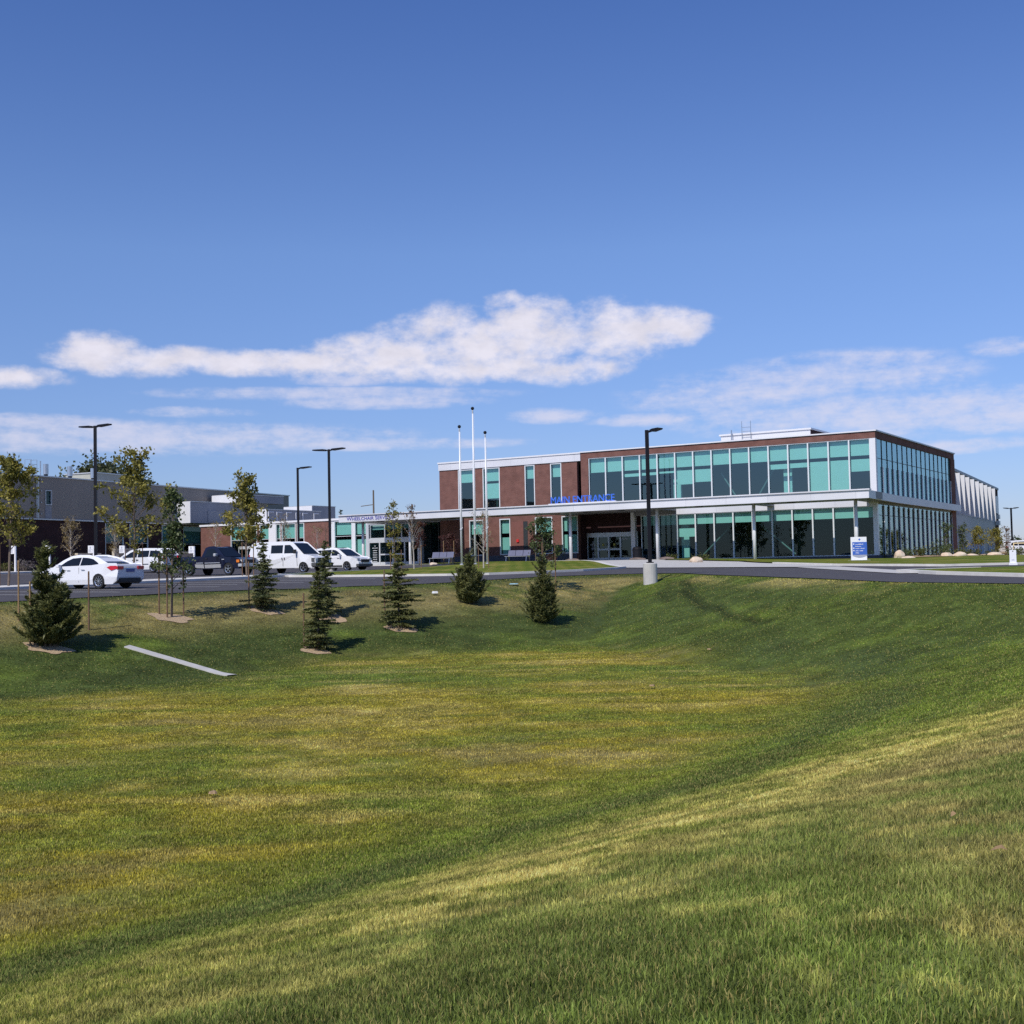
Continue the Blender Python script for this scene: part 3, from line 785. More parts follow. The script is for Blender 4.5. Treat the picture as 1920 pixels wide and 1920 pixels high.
# --- brick part left of the glass
up = [(-38.77, -37.04), (-36.03, -34.17), (-31.5, -30.45), (-28.83, -27.69)]
lo = [(-37.62, -36.03), (-34.29, -33.14), (-30.52, -28.73), (-27.78, -26.15)]
ops = [(a, b, 5.2, 9.16) for a, b in up] + [(a, b, 1.12, 4.42) for a, b in lo]
wall('brick_wall', BRICK, HB, -40.9, -26.12, .15, 9.2, ops, th=.4)
ub = [[(7.95, 9.1)], [(7.95, 9.1), (6.35, 7.72)], [(7.95, 9.1)], [(7.95, 9.1)]]
for (a, b), bl in zip(up, ub): window(HB, a, b, 5.2, 9.16, GLASS, blinds=bl, fw=.09)
lb = [[(3.1, 4.36)], [(3.1, 4.36), (1.15, 2.72)], [(3.1, 4.36)], [(3.1, 4.36), (1.15, 2.78)]]
for (a, b), bl in zip(lo, lb): window(HB, a, b, 1.12, 4.42, GLASS, blinds=bl, fw=.09)
MB().box(-40.9, -26.3, -.06, .0, .15, 1.08).build('base_course', BASEC, HB)
d_ = MB().box(-33.0, -31.75, -.03, 0, 1.1, 4.1).build('wall_panel', mat('rust_panel', (.19, .075, .062), .7, noise=.1, scale=2), HB)
MB().box(-31.75, -31.3, -.02, 0, 1.1, 4.1).build('recess_shadow_strip', DARKF, HB)  # flat dark strip painted in for the shadow of the notch
al_ = MB().box(-32.45, -32.2, -.14, -.03, 2.25, 2.5).build('fire_alarm', REDP, HB)
MB().box(-40.95, -25.72, -.09, .0, 9.2, 9.84).build('parapet_band', FASCIA, HB)
MB().box(-41.0, -25.70, -.16, .42, 9.84, 9.97).build('parapet_cap', WHITE, HB)

# --- brick band and pier around the upper glass
bandm = MB(); bandm.box(-25.70, .06, -.05, .35, 9.37, 9.86); bandm.box(-25.70, -24.98, -.05, .35, 4.6, 9.37)
bandm.build('brick_band', BRICK, HB)
bs = MB(); bs.box(-.30, .06, .35, 26.8, 9.37, 9.86); bs.box(-.30, .10, 25.25, 26.8, .1, 9.37); bs.build('brick_band', BRICK, HB)
cp = MB(); cp.box(-25.75, .16, -.15, .4, 9.90, 10.0); cp.box(-.35, .16, .4, 26.9, 9.90, 10.0); cp.build('roof_coping', WHITE, HB)
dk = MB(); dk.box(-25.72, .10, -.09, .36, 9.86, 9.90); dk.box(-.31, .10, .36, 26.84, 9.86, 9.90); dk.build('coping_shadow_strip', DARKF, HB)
MB().box(-40.8, -.36, .42, 26.0, 9.3, 9.62).build('roof', ROOF, HB)

# --- upper curtain wall, fifteen bays
ed = [-24.94 + k * (24.94 - .38) / 15 for k in range(16)]
cover = [0, 0, .10, .09, .06, .45, .40, 0, 0, 0, .15, .14, 1, 1, .36]
for k in range(15):
    bl = [(8.10, 9.30)]
    if cover[k]: bl.append((7.82 - 2.62 * cover[k], 7.82))
    window(HB, ed[k], ed[k + 1], 4.98, 9.37, GLASS, blinds=bl, fw=.055)
# white corner post
po = MB(); po.box(-.38, .05, -.04, .38, 5.0, 9.37); po.build('corner_post', WHITE, HB)
# --- ground floor curtain wall
eg = [-20.02 + k * 1.6613 for k in range(13)]
for k in range(12):
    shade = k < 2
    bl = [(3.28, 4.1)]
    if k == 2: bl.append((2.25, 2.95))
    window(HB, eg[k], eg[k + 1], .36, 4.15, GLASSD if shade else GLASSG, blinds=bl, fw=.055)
MB().box(-16.72, .0, -.07, .25, 4.15, 4.78).build('glass_lintel', FASCIA, HB)
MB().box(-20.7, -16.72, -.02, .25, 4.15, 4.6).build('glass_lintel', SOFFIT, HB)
MB().box(-20.7, .02, -.03, .3, -.1, .36).build('plinth', BASEC, HB)
MB().box(-.30, .04, -.04, .30, .36, 4.5).build('corner_post', ALU, HB)
# --- entrance recess
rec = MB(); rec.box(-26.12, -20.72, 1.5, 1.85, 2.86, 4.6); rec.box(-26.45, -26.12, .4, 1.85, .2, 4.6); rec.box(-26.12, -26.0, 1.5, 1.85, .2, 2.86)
rec.build('recess_wall', BRICKD, HB)  # deep shade of the recess put into the darker brick colour
MB().box(-21.0, -20.62, .0, .35, .2, 4.5).build('white_post', WHITE, HB)
def door_set(parent, x0, xs, x1, y, z0, z1, head, midrail, notice=(), glassm=GLASSD):
    fr = MB(); fr.box(x0, x1, y - .1, y + .06, z1 - head, z1)
    edges = [x0] + xs + [x1]
    for e in edges: fr.box(max(x0, e - .07), min(x1, e + .07), y - .1, y + .06, z0, z1 - head)
    for k in range(len(edges) - 1):
        fr.box(edges[k] + .07, edges[k + 1] - .07, y - .07, y + .03, z0, z0 + .33)
        if k in midrail: fr.box(edges[k] + .07, edges[k + 1] - .07, y - .07, y + .03, z0 + 1.0, z0 + 1.13)
    f = fr.build('door_frame', ALU, parent, fix=False)
    for k in range(len(edges) - 1):
        g = MB().add([(edges[k] + .07, y, z0 + .33), (edges[k + 1] - .07, y, z0 + .33), (edges[k + 1] - .07, y, z1 - head), (edges[k] + .07, y, z1 - head)], [(0, 1, 2, 3)])
        gp_ = g.build('door_pane', glassm, f, fix=False)
    return f
df = door_set(HB, -26.0, [-24.92, -23.87, -22.72], -21.05, 1.45, .33, 2.86, .38, (1, 2))
def lettering(parent, x0, x1, y, rows, m, seed):
    """rows of illegible small lettering, each (z, height, start, end)"""
    rr = random.Random(seed); mb = MB()
    for z, h, a, b in rows:
        x = x0 + (x1 - x0) * a; e = x0 + (x1 - x0) * b
        while x < e:
            wl = min(e - x, rr.uniform(.06, .14)); mb.box(x, x + wl * .82, y - .004, y, z, z + h * rr.uniform(.75, 1)); x += wl
    return mb.build('notice_lettering', m, parent, fix=False)
LW = mat('etched_white', (.55, .57, .60), .7, noise=.1, scale=6)
lettering(df, -25.75, -25.05, 1.44, [(2.05, .06, .38, .62), (1.9, .05, .15, .9), (1.8, .05, .1, .95), (1.62, .05, .25, .8), (1.5, .05, .2, .85), (1.4, .05, .2, .8)] + [(1.15 - .09 * k, .035, .3, .8) for k in range(6)], LW, 2)
lettering(df, -22.6, -21.7, 1.44, [(2.22, .12, .0, .65), (2.22, .14, .82, .98)], LW, 3)
for x in (-24.45, -23.35): MB().box(x - .1, x + .1, 1.435, 1.44, 1.7, 1.92).build('door_decal', mat('yellow_decal', (.42, .36, .05), .6, noise=.1, scale=9), df)
# --- wheelchair services doors, left end
vs = door_set(HB, -49.2, [-47.9, -46.3, -44.9], -43.3, -.2, .42, 3.05, .42, (1, 2))
lettering(vs, -48.95, -48.1, -.21, [(2.3, .07, .4, .6), (2.1, .06, .1, .9)] + [(1.85 - .21 * k, .07, .2, .8) for k in range(6)], LW, 4)
for a, b in ((-49.1, -47.3), (-47.3, -45.3), (-45.3, -43.3)):
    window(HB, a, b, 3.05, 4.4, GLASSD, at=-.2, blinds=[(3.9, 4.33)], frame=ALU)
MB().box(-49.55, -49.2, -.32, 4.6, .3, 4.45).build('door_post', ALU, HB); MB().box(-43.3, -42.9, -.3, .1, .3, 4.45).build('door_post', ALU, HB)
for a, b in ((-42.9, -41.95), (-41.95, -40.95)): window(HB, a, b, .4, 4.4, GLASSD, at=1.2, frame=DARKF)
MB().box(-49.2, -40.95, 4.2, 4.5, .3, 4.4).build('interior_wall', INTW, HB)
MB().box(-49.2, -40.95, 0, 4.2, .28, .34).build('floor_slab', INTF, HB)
MB().box(-49.5, -40.9, .0, 4.5, 4.45, 4.95).build('low_roof', ROOF, HB)

# --- side facade: sixteen bays on two floors
es = [.38 + k * (25.25 - .38) / 16 for k in range(17)]
for k in range(16):
    wv_ = window(HB, es[k], es[k + 1], 4.98, 9.37, GLASSS, at=.0, side=True, frame=DARKF, fw=.02, fd=.045, rails=(7.86,), setb=.04, blinds=[(5.02, 9.35)], blindd=.03)  # full blinds added behind the side panes to lighten their teal
    fm = MB(); fm.box(.0, .075, es[k + 1] - .05, es[k + 1] + .03, 5.0, 7.25); fm.build('mullion_fin', WHITE, wv_, fix=False)  # fin stops partway up, its sunlit lower length put into the shape
    wv_ = window(HB, es[k], es[k + 1], .36, 4.3, GLASSS, at=.0, side=True, frame=DARKF, fw=.02, fd=.045, rails=(3.45,), setb=.04)
    fm = MB(); fm.box(.0, .065, es[k + 1] - .05, es[k + 1] + .03, .4, 4.2); fm.build('mullion_fin', WHITE, wv_, fix=False)
MB().box(-.3, .0, .3, 25.25, 4.3, 4.98).build('floor_edge', GREYB, HB)
MB().box(-.3, .02, .3, 25.25, -.1, .36).build('plinth', BASEC, HB)
# --- inside
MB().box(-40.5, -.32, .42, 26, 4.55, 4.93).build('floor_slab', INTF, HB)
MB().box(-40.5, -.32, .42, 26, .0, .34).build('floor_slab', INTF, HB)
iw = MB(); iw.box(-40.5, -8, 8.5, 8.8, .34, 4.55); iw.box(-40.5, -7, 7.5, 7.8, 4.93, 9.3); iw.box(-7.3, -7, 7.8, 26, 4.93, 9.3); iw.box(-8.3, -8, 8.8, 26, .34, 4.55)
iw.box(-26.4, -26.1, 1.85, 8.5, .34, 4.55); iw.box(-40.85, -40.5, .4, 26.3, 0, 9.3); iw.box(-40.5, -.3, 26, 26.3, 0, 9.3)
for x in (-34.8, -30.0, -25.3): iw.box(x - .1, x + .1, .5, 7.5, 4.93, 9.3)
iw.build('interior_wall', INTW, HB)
pc = MB()
for x, z0, z1 in ((-17.1, 4.93, 8.0), (-7.4, 4.93, 7.9), (-16.5, .34, 3.9)): pc.box(x - .35, x + .35, 1.2, 1.4, z0, z1)
pc.build('partition', mat('pale_partition', (.72, .74, .72), .8, noise=.03, scale=2), HB)
br_ = MB()
for a, b in (((-13.2, 7.5), (-11.7, 5.1)), ((-10.2, 5.1), (-8.4, 7.9)), ((-15.1, .6), (-12.4, 3.1)), ((-10.0, 3.15), (-7.0, .6))):
    br_.tube([(a[0], 1.4, a[1]), (b[0], 1.4, b[1])], .07, 8)
br_.build('brace', mat('brace_paint', (.20, .20, .20), .5, noise=.03, scale=2), HB)
# --- canopy
ca = MB(); Z0, Z1 = 4.46, 4.98
ca.box(-47.2, 1.3, -6.98, -3.1, Z0, Z1); ca.box(-47.2, -38.2, -3.1, -.35, Z0, Z1); ca.box(-27.4, -16.7, -3.1, -.12, Z0, Z1)
ca.box(-8.75, -8.15, -3.1, -.1, Z0, Z1); ca.prism([(-.75, -3.1), (1.05, -3.1), (.72, 3), (.45, 26.8), (.13, 26.8), (.13, -.12), (-.75, -.12)], Z0, Z1)
cn = ca.build('canopy', SOFFIT, HB)
fa = MB(); fa.box(-47.3, 1.42, -7.08, -6.98, 4.42, 5.0); fa.box(-47.3, -47.2, -6.98, -.3, 4.42, 5.0)
fa.box(-47.3, 1.5, -7.2, -6.7, 5.0, 5.09)
fa.prism([(1.3, -6.98), (1.42, -6.98), (.85, 3), (.57, 26.8), (.45, 26.8), (.72, 3), (1.05, -3.1)], 4.42, 5.0)
fa.box(-38.1, -27.5, -3.1, -3.0, 4.5, 5.0)
fo = fa.build('fascia', FASCIA, cn)
tl = MB().box(-47.0, 1.2, -6.7, -3.2, 4.98, 5.02).build('canopy_top', ROOF, cn)
for x in (-46.2, -40.8, -24.2, -16.25, -8.1, -.25):
    X, Y = to_world(x, -5.4)
    MB().tube([(x + .1, -5.05, ground(X, Y) - .1), (x + .1, -5.05, Z0)], .13, 16).build('column', POLE, HB, smooth=True)
sl = MB()
for x in (-44, -36, -31, -22.5, -19.3, -12.5, -5): sl.box(x - .25, x + .25, -5.3, -4.9, Z0 - .06, Z0)
sl.build('soffit_light', DARKF, cn)
sg = MB().box(-25.1, -18.85, -6.9, -6.62, 5.09, 5.16).build('sign_rail', WHITE, cn)
text_mesh('MAIN ENTRANCE', .80, .05, 'sign_lettering', BLUE, HB, (-24.92, -6.75, 5.17), (R(90), 0, 0), width=5.9)
text_mesh('Wheelchair Services', .47, .012, 'sign_lettering', PURPLE, HB, (-46.35, -7.095, 4.555), (R(90), 0, 0), smallcaps=True, width=5.3)
# --- penthouse on the roof
ph = MB().box(-15.0, -7.0, 6, 13, 9.6, 11.05).build('penthouse', GREYD if 0 else WHITE, HB)
MB().box(-15.15, -6.9, 5.9, 13.1, 11.05, 11.2).build('penthouse_cap', WHITE, HB)
MB().box(-7.0, -6.95, 6.05, 12.95, 9.6, 11.04).build('penthouse_side', BRICKD, HB)
la = MB()
for x in (-13.0, -12.2): la.tube([(x, 5.85, 9.6), (x, 5.85, 12.2)], .025, 6)
for k in range(6): la.tube([(-13.0, 5.85, 9.9 + .35 * k), (-12.2, 5.85, 9.9 + .35 * k)], .018, 5)
la.tube([(-13.9, 5.7, 9.6), (-13.9, 5.7, 11.5)], .05, 6)
la.build('roof_ladder', GALV, HB)
# --- rear wing with white fins
wing = MB().prism([(-.7, 26.9), (-1.4, 33), (-4.66, 71), (-25, 71), (-25, 26.9)], .1, 8.72); wing.build('rear_wing', GREYB, HB)
MB().prism([(-.55, 26.9), (-1.25, 33), (-4.85, 75.1), (-25.1, 75.1), (-25.1, 26.9)], 8.72, 9.0).build('wing_coping', GREYB, HB)
MB().prism([(-4.66, 71), (-4.95, 75), (-25, 75), (-25, 71)], .1, 8.72).build('wing_end', BRICKD, HB)
def wpt(s, off): return (-1.4 - .0854 * s + .9963 * off, 33 + .9963 * s + .0854 * off)
for i, s in enumerate((0, 3.7, 7.6, 11.8, 16.2, 20.2, 24.4, 28.6, 33)):
    q = [wpt(s, .22), wpt(s, .62), wpt(s + .16, .62), wpt(s + .16, .22)]
    MB().prism(q, 4.45, 8.5).prism([wpt(s + .05, -.02), wpt(s + .05, .22), wpt(s + .11, .22), wpt(s + .11, -.02)], 4.6, 8.4).build('fin', WHITE, HB)
    e = min(s + 3.9, 37.2)
    MB().prism([wpt(s + .3, -.02), wpt(s + .3, .03), wpt(e, .03), wpt(e, -.02)], 4.7, 8.35).build('window', mat('dark_blue_band', (.035, .05, .08), .25, noise=.15, scale=1), HB)  # no glazing: dark panel added to deepen the wall between fins
for s in (3.2, 8.5, 11, 14.8, 17.6, 22, 29.8, 32.4):
    z1 = 3.3 if s == 3.2 else 1.75
    MB().prism([wpt(s, -.02), wpt(s, .30), wpt(s + .16, .30), wpt(s + .16, -.02)], .3, z1).build('low_fin', WHITE, HB)
MB().prism([wpt(37.6, -.02), wpt(37.6, .25), wpt(40.6, .25), wpt(40.6, -.02)], 5.6, 7.8).build('wall_panel', WHITE, HB)
for z in (4.9, 4.1): MB().prism([wpt(38.4, -.02), wpt(38.4, .5), wpt(39.6, .5), wpt(39.6, -.02)], z, z + .55).build('wall_vent', SILVER, HB)

# ------------------------------------------------------------------ single storey brick wing
BW = thing('brick_wing', 'single storey brick wing with teal windows and grey rooftop screens', 'building', (OX, OY, 0), RZ)
segs = [(-67.9, -64.15), (-63.8, -62.45), (-61.55, -60.9), (-60.75, -58.85), (-58.7, -57.7), (-53.8, -51.5), (-51.2, -49.7)]
wall('brick_wall', BRICK, BW, -72.3, -54.3, .2, 5.0, [(a, b, .45, 4.95) for a, b in segs if a < -54], th=.35)
wall('window_wall', FRAME, BW, -54.3, -49.56, .2, 5.0, [(a, b, .45, 4.95) for a, b in segs if a > -54], th=.25)
for i, (a, b) in enumerate(segs):
    bl = [(3.45, 4.85)] if i < 5 else [(3.55, 4.85), (1.2, 3.05)]
    window(BW, a, b, .45, 4.95, GLASS, blinds=bl, fw=.09, rails=(3.4,))
pl = MB(); pl.box(-62.45, -61.55, -.05, .0, .3, 5.0); pl.build('pilaster', WHITE, BW)
dd_ = door_set(BW, -66.6, [-65.4], -64.2, -.12, .35, 2.75, .3, (0, 1)); 
MB().box(-72.4, -49.4, -.12, .4, 5.0, 5.2).build('roof_coping', WHITE, BW)
MB().box(-72.3, -49.5, .4, 16, 4.85, 5.04).build('roof', ROOF, BW)
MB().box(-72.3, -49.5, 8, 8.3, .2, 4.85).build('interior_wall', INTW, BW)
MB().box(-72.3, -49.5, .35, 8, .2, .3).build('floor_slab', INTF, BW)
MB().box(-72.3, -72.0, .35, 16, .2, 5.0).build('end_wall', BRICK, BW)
def metal_box(x0, x1, y0, y1, z0, z1, name):
    b = MB(); b.box(x0, x1, y0 + .06, y1, z0, z1); o = b.build(name, GREYD, BW)  # grey shaded sides and white lit front: sunlight put into the panel colours
    MB().box(x0 - .02, x1 + .02, y0, y0 + .06, z0, z1 + .02).build('sunlit_face', WHITE, o)
    MB().box(x0 - .04, x1 + .06, y0 + .07, y1 + .03, z1, z1 + .07).build('edge_trim', SILVER, o)
    return o
metal_box(-79.2, -73.9, .0, 12.0, 5.5, 7.8, 'plant_room')
MB().box(-73.9, -73.84, 2.6, 5.2, 5.6, 6.9).build('louvre_panel', panel_mat('louvre', (.36, .36, .38), (.2, .2, .22), .3, .5, .12), BW)
metal_box(-76.7, -72.7, 6.0, 13.5, 7.9, 8.75, 'plant_room')
sc_ = metal_box(-64.4, -63.1, .3, 8.9, 5.05, 6.5, 'equipment_screen')
ls = MB()
for y in (.5, 1.75, 3.25, 4.7, 5.8, 7.6):
    ls.box(-63.08, -62.98, y, y + .08, 5.3, 6.3); ls.box(-63.08, -62.98, y + .08, y + .8, 6.22, 6.3)  # frame edges painted white where the sun catches the panel returns
ls.build('sunlit_frame', WHITE, sc_)
metal_box(-68.6, -64.5, 9, 13, 5.05, 7.2, 'plant_room')

# ------------------------------------------------------------------ big metal clad building at the left
GA = R(23.5)
GB = thing('metal_clad_building', 'big grey metal clad building over a dark brick ground floor', 'building', (-46.71, 113, 0), -GA)
gops = [(13.7, 16.4, .9, 5.3), (17.3, 20.2, .9, 5.3), (22.4, 25.2, .9, 5.3), (26.0, 29.4, .9, 5.3)]
wall('brick_wall', BRICKD, GB, -50, 31, .1, 5.46, gops, at=0, th=.4, side=True)
for a, b, z0, z1 in gops:
    window(GB, a, b, z0, z1, GLASSD, at=0, side=True, blinds=[(3.4, 5.2)], frame=FRAME, fw=.08, rails=(3.3,))
MB().box(-4.3, -4, -50, 31, .1, 5.4).build('interior_wall', INTW, GB)
wall('metal_wall', GREYP, GB, -50, 46.6, 5.52, 9.5, [(5.42, 6.24, 6.83, 8.25)], at=.10, th=.5, side=True)
window(GB, 5.42, 6.24, 6.83, 8.25, GLASSD, at=.10, side=True, frame=SILVER, fw=.07, fd=.16)
MB().box(.10, .13, 5.42, 6.24, 5.55, 6.8).build('sill_panel', GREYD, GB)
MB().box(-.05, .2, -50, 46.7, 5.40, 5.52).build('drip_flashing', SILVER, GB)
MB().box(-.5, .2, -50, 46.75, 9.5, 9.62).build('roof_coping', SILVER, GB)
MB().box(-30, -.4, -50, 46.6, 9.1, 9.4).build('roof', ROOF, GB)
en = MB(); en.box(-30, -.4, 46.2, 46.6, .2, 9.5); en.box(-30, -29.6, -50, 46.2, .2, 9.5); en.box(-30, -.4, -50.3, -50, .2, 9.5); en.build('metal_wall', GREYP, GB)
ld = MB()
for y in (4.22, 4.42): ld.tube([(.28, y, 5.55), (.28, y, 9.6)], .035, 6)
for k in range(12): ld.tube([(.28, 4.22, 5.7 + .33 * k), (.28, 4.42, 5.7 + .33 * k)], .02, 5)
for y in (3.6, 4.3): ld.tube([(.2, y, 9.5), (.2, y, 11.05), (-.6, y, 11.05), (-.6, y, 9.5)], .03, 6)
for z in (10.1, 10.6): ld.tube([(.2, 3.6, z), (.2, 4.3, z)], .02, 5)
for k in range(4): ld.box(.1, .2, 4.84, 4.92, 5.9 + 1.1 * k, 6.0 + 1.1 * k)
ld.build('roof_ladder', GALV, GB)
MB().tube([(0, 4.95, 9.5), (0, 4.95, 11.0)], .06, 8).build('vent_pipe', GALV, GB)
for y in (6.88, 10.1, 13.33):
    s_ = MB(); s_.tube([(-1.2, y, 9.9), (-1.2, y, 10.9)], .26, 16); st = s_.build('exhaust_stack', GALV, GB, smooth=False)
    MB().tube([(-1.2, y, 9.35), (-1.2, y, 9.9)], .2, 12).build('stack_base', BLACK, st)
ru = MB().box(-6, -2, 14.6, 19.5, 9.4, 10.55).build('rooftop_unit', panel_mat('unit_louvre', (.42, .42, .36), (.5, .5, .45), .9, .6), GB)
MB().box(-6.1, -1.9, 14.5, 19.6, 10.55, 10.65).build('unit_lid', SILVER, ru)
MB().tube([(.02, 8.6, 2.75), (.16, 8.6, 2.75)], .13, 10).build('fire_alarm', REDP, GB)
# patio walls in front of the brick
for x, y, ln, h, lb_ in ((-65.2, -21.5, 2.2, 1.7, 'lowest grey patio wall with a pale end pier, left of the others'), (-64.9, -17.6, 3.2, 2.15, 'tall grey patio wall with a pale end pier beside the first teal window'),
                         (-64.7, -12.6, 4.2, 1.85, 'grey patio wall with a pale end pier behind the white minivan'), (-67.0, -3.6, 7.0, 1.6, 'long grey patio wall below the teal windows behind the navy pickup')):
    X, Y = to_world(x, y); o = thing('patio_wall', lb_, 'wall', (X, Y, ground(X, Y)), RZ, 'patio walls by the brown brick')
    MB().box(-.12, .12, 0, ln, -.1, h - .12).build('wall_face', mat('grey_block', (.24, .22, .20), .9, noise=.15, scale=3), o)
    MB().box(-.16, .16, -.02, ln, h - .12, h).build('coping', TAN, o)
    MB().box(-.2, .2, -.42, -.02, -.1, h).build('end_pier', TAN, o)

# ------------------------------------------------------------------ vehicles
def wheel_mesh(r, wd):
    t_ = MB(); n = 28
    prof = [(r * .66, -wd / 2), (r * .93, -wd / 2), (r, -wd * .32), (r, wd * .32), (r * .93, wd / 2), (r * .66, wd / 2)]
    for k in range(n):
        a = 2 * math.pi * k / n
        for rr, y in prof: t_.v.append((rr * math.cos(a), y, rr * math.sin(a)))
    m_ = len(prof)
    for k in range(n):
        k2 = (k + 1) % n
        for j in range(m_): t_.f.append((k * m_ + j, k * m_ + (j + 1) % m_, k2 * m_ + (j + 1) % m_, k2 * m_ + j))
    return t_

def rim_mesh(r, wd, spokes, face):
    m = MB(); R0 = r * .67; n = 24
    for k in range(n):                      # barrel and lip
        a, b = 2 * math.pi * k / n, 2 * math.pi * (k + 1) / n
        q = []
        for rr, y in ((R0, face), (R0 * .88, face - .012), (R0 * .86, face - .09)):
            q += [(rr * math.cos(a), y, rr * math.sin(a)), (rr * math.cos(b), y, rr * math.sin(b))]
        m.add(q, [(0, 1, 3, 2), (2, 3, 5, 4)])
    for k in range(spokes):
        a = 2 * math.pi * k / spokes + .3; da = .30 if spokes < 7 else .17
        pts = []
        for rr, w_ in ((R0 * .12, da * 1.6), (R0 * .9, da * .62)):
            for s in (-1, 1): pts.append((rr * math.cos(a + s * w_ * .5 * (1.6 if rr < R0 * .3 else 1)), rr * math.sin(a + s * w_ * .5 * (1.6 if rr < R0 * .3 else 1))))
        v = [(x, face - .01, z) for x, z in pts] + [(x, face - .04, z) for x, z in pts]
        m.add(v, [(0, 1, 3, 2), (4, 6, 7, 5), (0, 2, 6, 4), (1, 5, 7, 3)])
    hub = [(R0 * .2 * math.cos(2 * math.pi * k / 10), face, R0 * .2 * math.sin(2 * math.pi * k / 10)) for k in range(10)]
    m.add(hub, [tuple(range(10))])
    return m

def back_disc(r, y):
    m = MB(); n = 24
    m.add([(r * .85 * math.cos(2 * math.pi * k / n), y, r * .85 * math.sin(2 * math.pi * k / n)) for k in range(n)], [tuple(range(n))]); return m

def vehicle(name, label, cat, x, y, head, s, paint, group=None):
    X, Y = to_world(x, y); z = ground(X, Y) + .035
    root = thing(name, label, cat, (X, Y, z), head, group)
    hw = s['W'] / 2; top = s['top']; r = s['r']; zc = s['zc']; x0, x1 = top[0][0], top[-1][0]
    def plan(xx):
        f_ = max(0., (xx - (x1 - .9)) / .9); b_ = max(0., ((x0 + .7) - xx) / .7)
        return 1 - s.get('nose', .16) * f_ ** 2 - s.get('tail', .10) * b_ ** 2
    out = [(x0 + .06, zc + .12), (x0 + .25, zc)]
    for wx in s['wheels']:
        ra = r * 1.16
        a0 = math.asin(max(-1, min(1, (zc - r) / ra)))
        for k in range(9):
            a = math.pi - a0 - (math.pi - 2 * a0) * k / 8
            out.append((wx + ra * math.cos(a), r + ra * math.sin(a)))
    out += [(x1 - .25, zc), (x1 - .05, zc + .12)] + list(reversed(top))
    def yy(xx, zz):
        belt = s['belt']
        tb = 1 - .05 * max(0, (zz - belt * .62) / (belt * .38)) - .05 * max(0, (zc + .25 - zz) / .25)
        return hw * plan(xx) * tb
    b = MB(); n = len(out)
    b.v = [(px_, -yy(px_, pz), pz) for px_, pz in out] + [(px_, yy(px_, pz), pz) for px_, pz in out]
    b.f = [tuple(range(n)), tuple(range(2 * n - 1, n - 1, -1))] + [(i, (i + 1) % n, n + (i + 1) % n, n + i) for i in range(n)]
    bd = b.build('body', paint, root, bevel=.045, smooth=True)
    bm = bmesh.new(); bm.from_mesh(bd.data); bmesh.ops.triangulate(bm, faces=[f for f in bm.faces if len(f.verts) > 4]); bm.to_mesh(bd.data); bm.free()
    for p in bd.data.polygons: p.use_smooth = False
    ub = MB().box(x0 + .3, x1 - .3, -hw + .22, hw - .22, zc + .02, s['belt'] - .15); ub.build('underbody', TRIM, root)
    # cabin: side profile with tumblehome
    cab = s['cab']; zb = min(p[1] for p in cab); zt = max(p[1] for p in cab)
    hb, ht = s.get('hb', hw * .95), s['ht']
    def cyy(zz): return hb + (ht - hb) * max(0, (zz - zb) / (zt - zb))
    def cpl(xx): return plan(xx) if s.get('cabplan') else 1.
    c = MB(); n = len(cab)
    c.v = [(px_, -cyy(pz) * cpl(px_), pz) for px_, pz in cab] + [(px_, cyy(pz) * cpl(px_), pz) for px_, pz in cab]
    c.f = [tuple(range(n)), tuple(range(2 * n - 1, n - 1, -1))] + [(i, (i + 1) % n, n + (i + 1) % n, n + i) for i in range(n)]
    c.build('cabin', paint, root, bevel=.05)
    for poly in s['side']:
        for sd in (-1, 1):
            q = MB().add([(px_, sd * (cyy(pz) * cpl(px_) + .012), pz) for px_, pz in poly], [tuple(range(len(poly)))])
            q.build('window', GLASSV, root)
    for nm, (p, q, ins) in s['cross'].items():
        a, b2 = Vector((p[0], 0, p[1])), Vector((q[0], 0, q[1])); d = (b2 - a); nrm = Vector((-d.z, 0, d.x)).normalized()
        if nrm.z < 0: nrm = -nrm
        a, b2 = a + d * .07 + nrm * .014, b2 - d * .06 + nrm * .014
        ya, yb = cyy(p[1]) * ins, cyy(q[1]) * ins
        MB().add([(a.x, -ya, a.z), (a.x, ya, a.z), (b2.x, yb, b2.z), (b2.x, -yb, b2.z)], [(0, 1, 2, 3)]).build(nm, GLASSV, root)
    for wx in s['wheels']:
        for sd in (-1, 1):
            w_ = wheel_mesh(r, .22).build('wheel', TYRE, root, loc=(wx, sd * (hw - .125), r), smooth=False)
            rm = rim_mesh(r, .22, s.get('spokes', 5), .10).build('rim', s.get('rimm', CHROME), w_, rz=0 if sd > 0 else math.pi)
            back_disc(r, .03 * sd).build('brake_disc', BLACK, w_)
    for part in s['parts']: part(root, hw, yy)
    return root

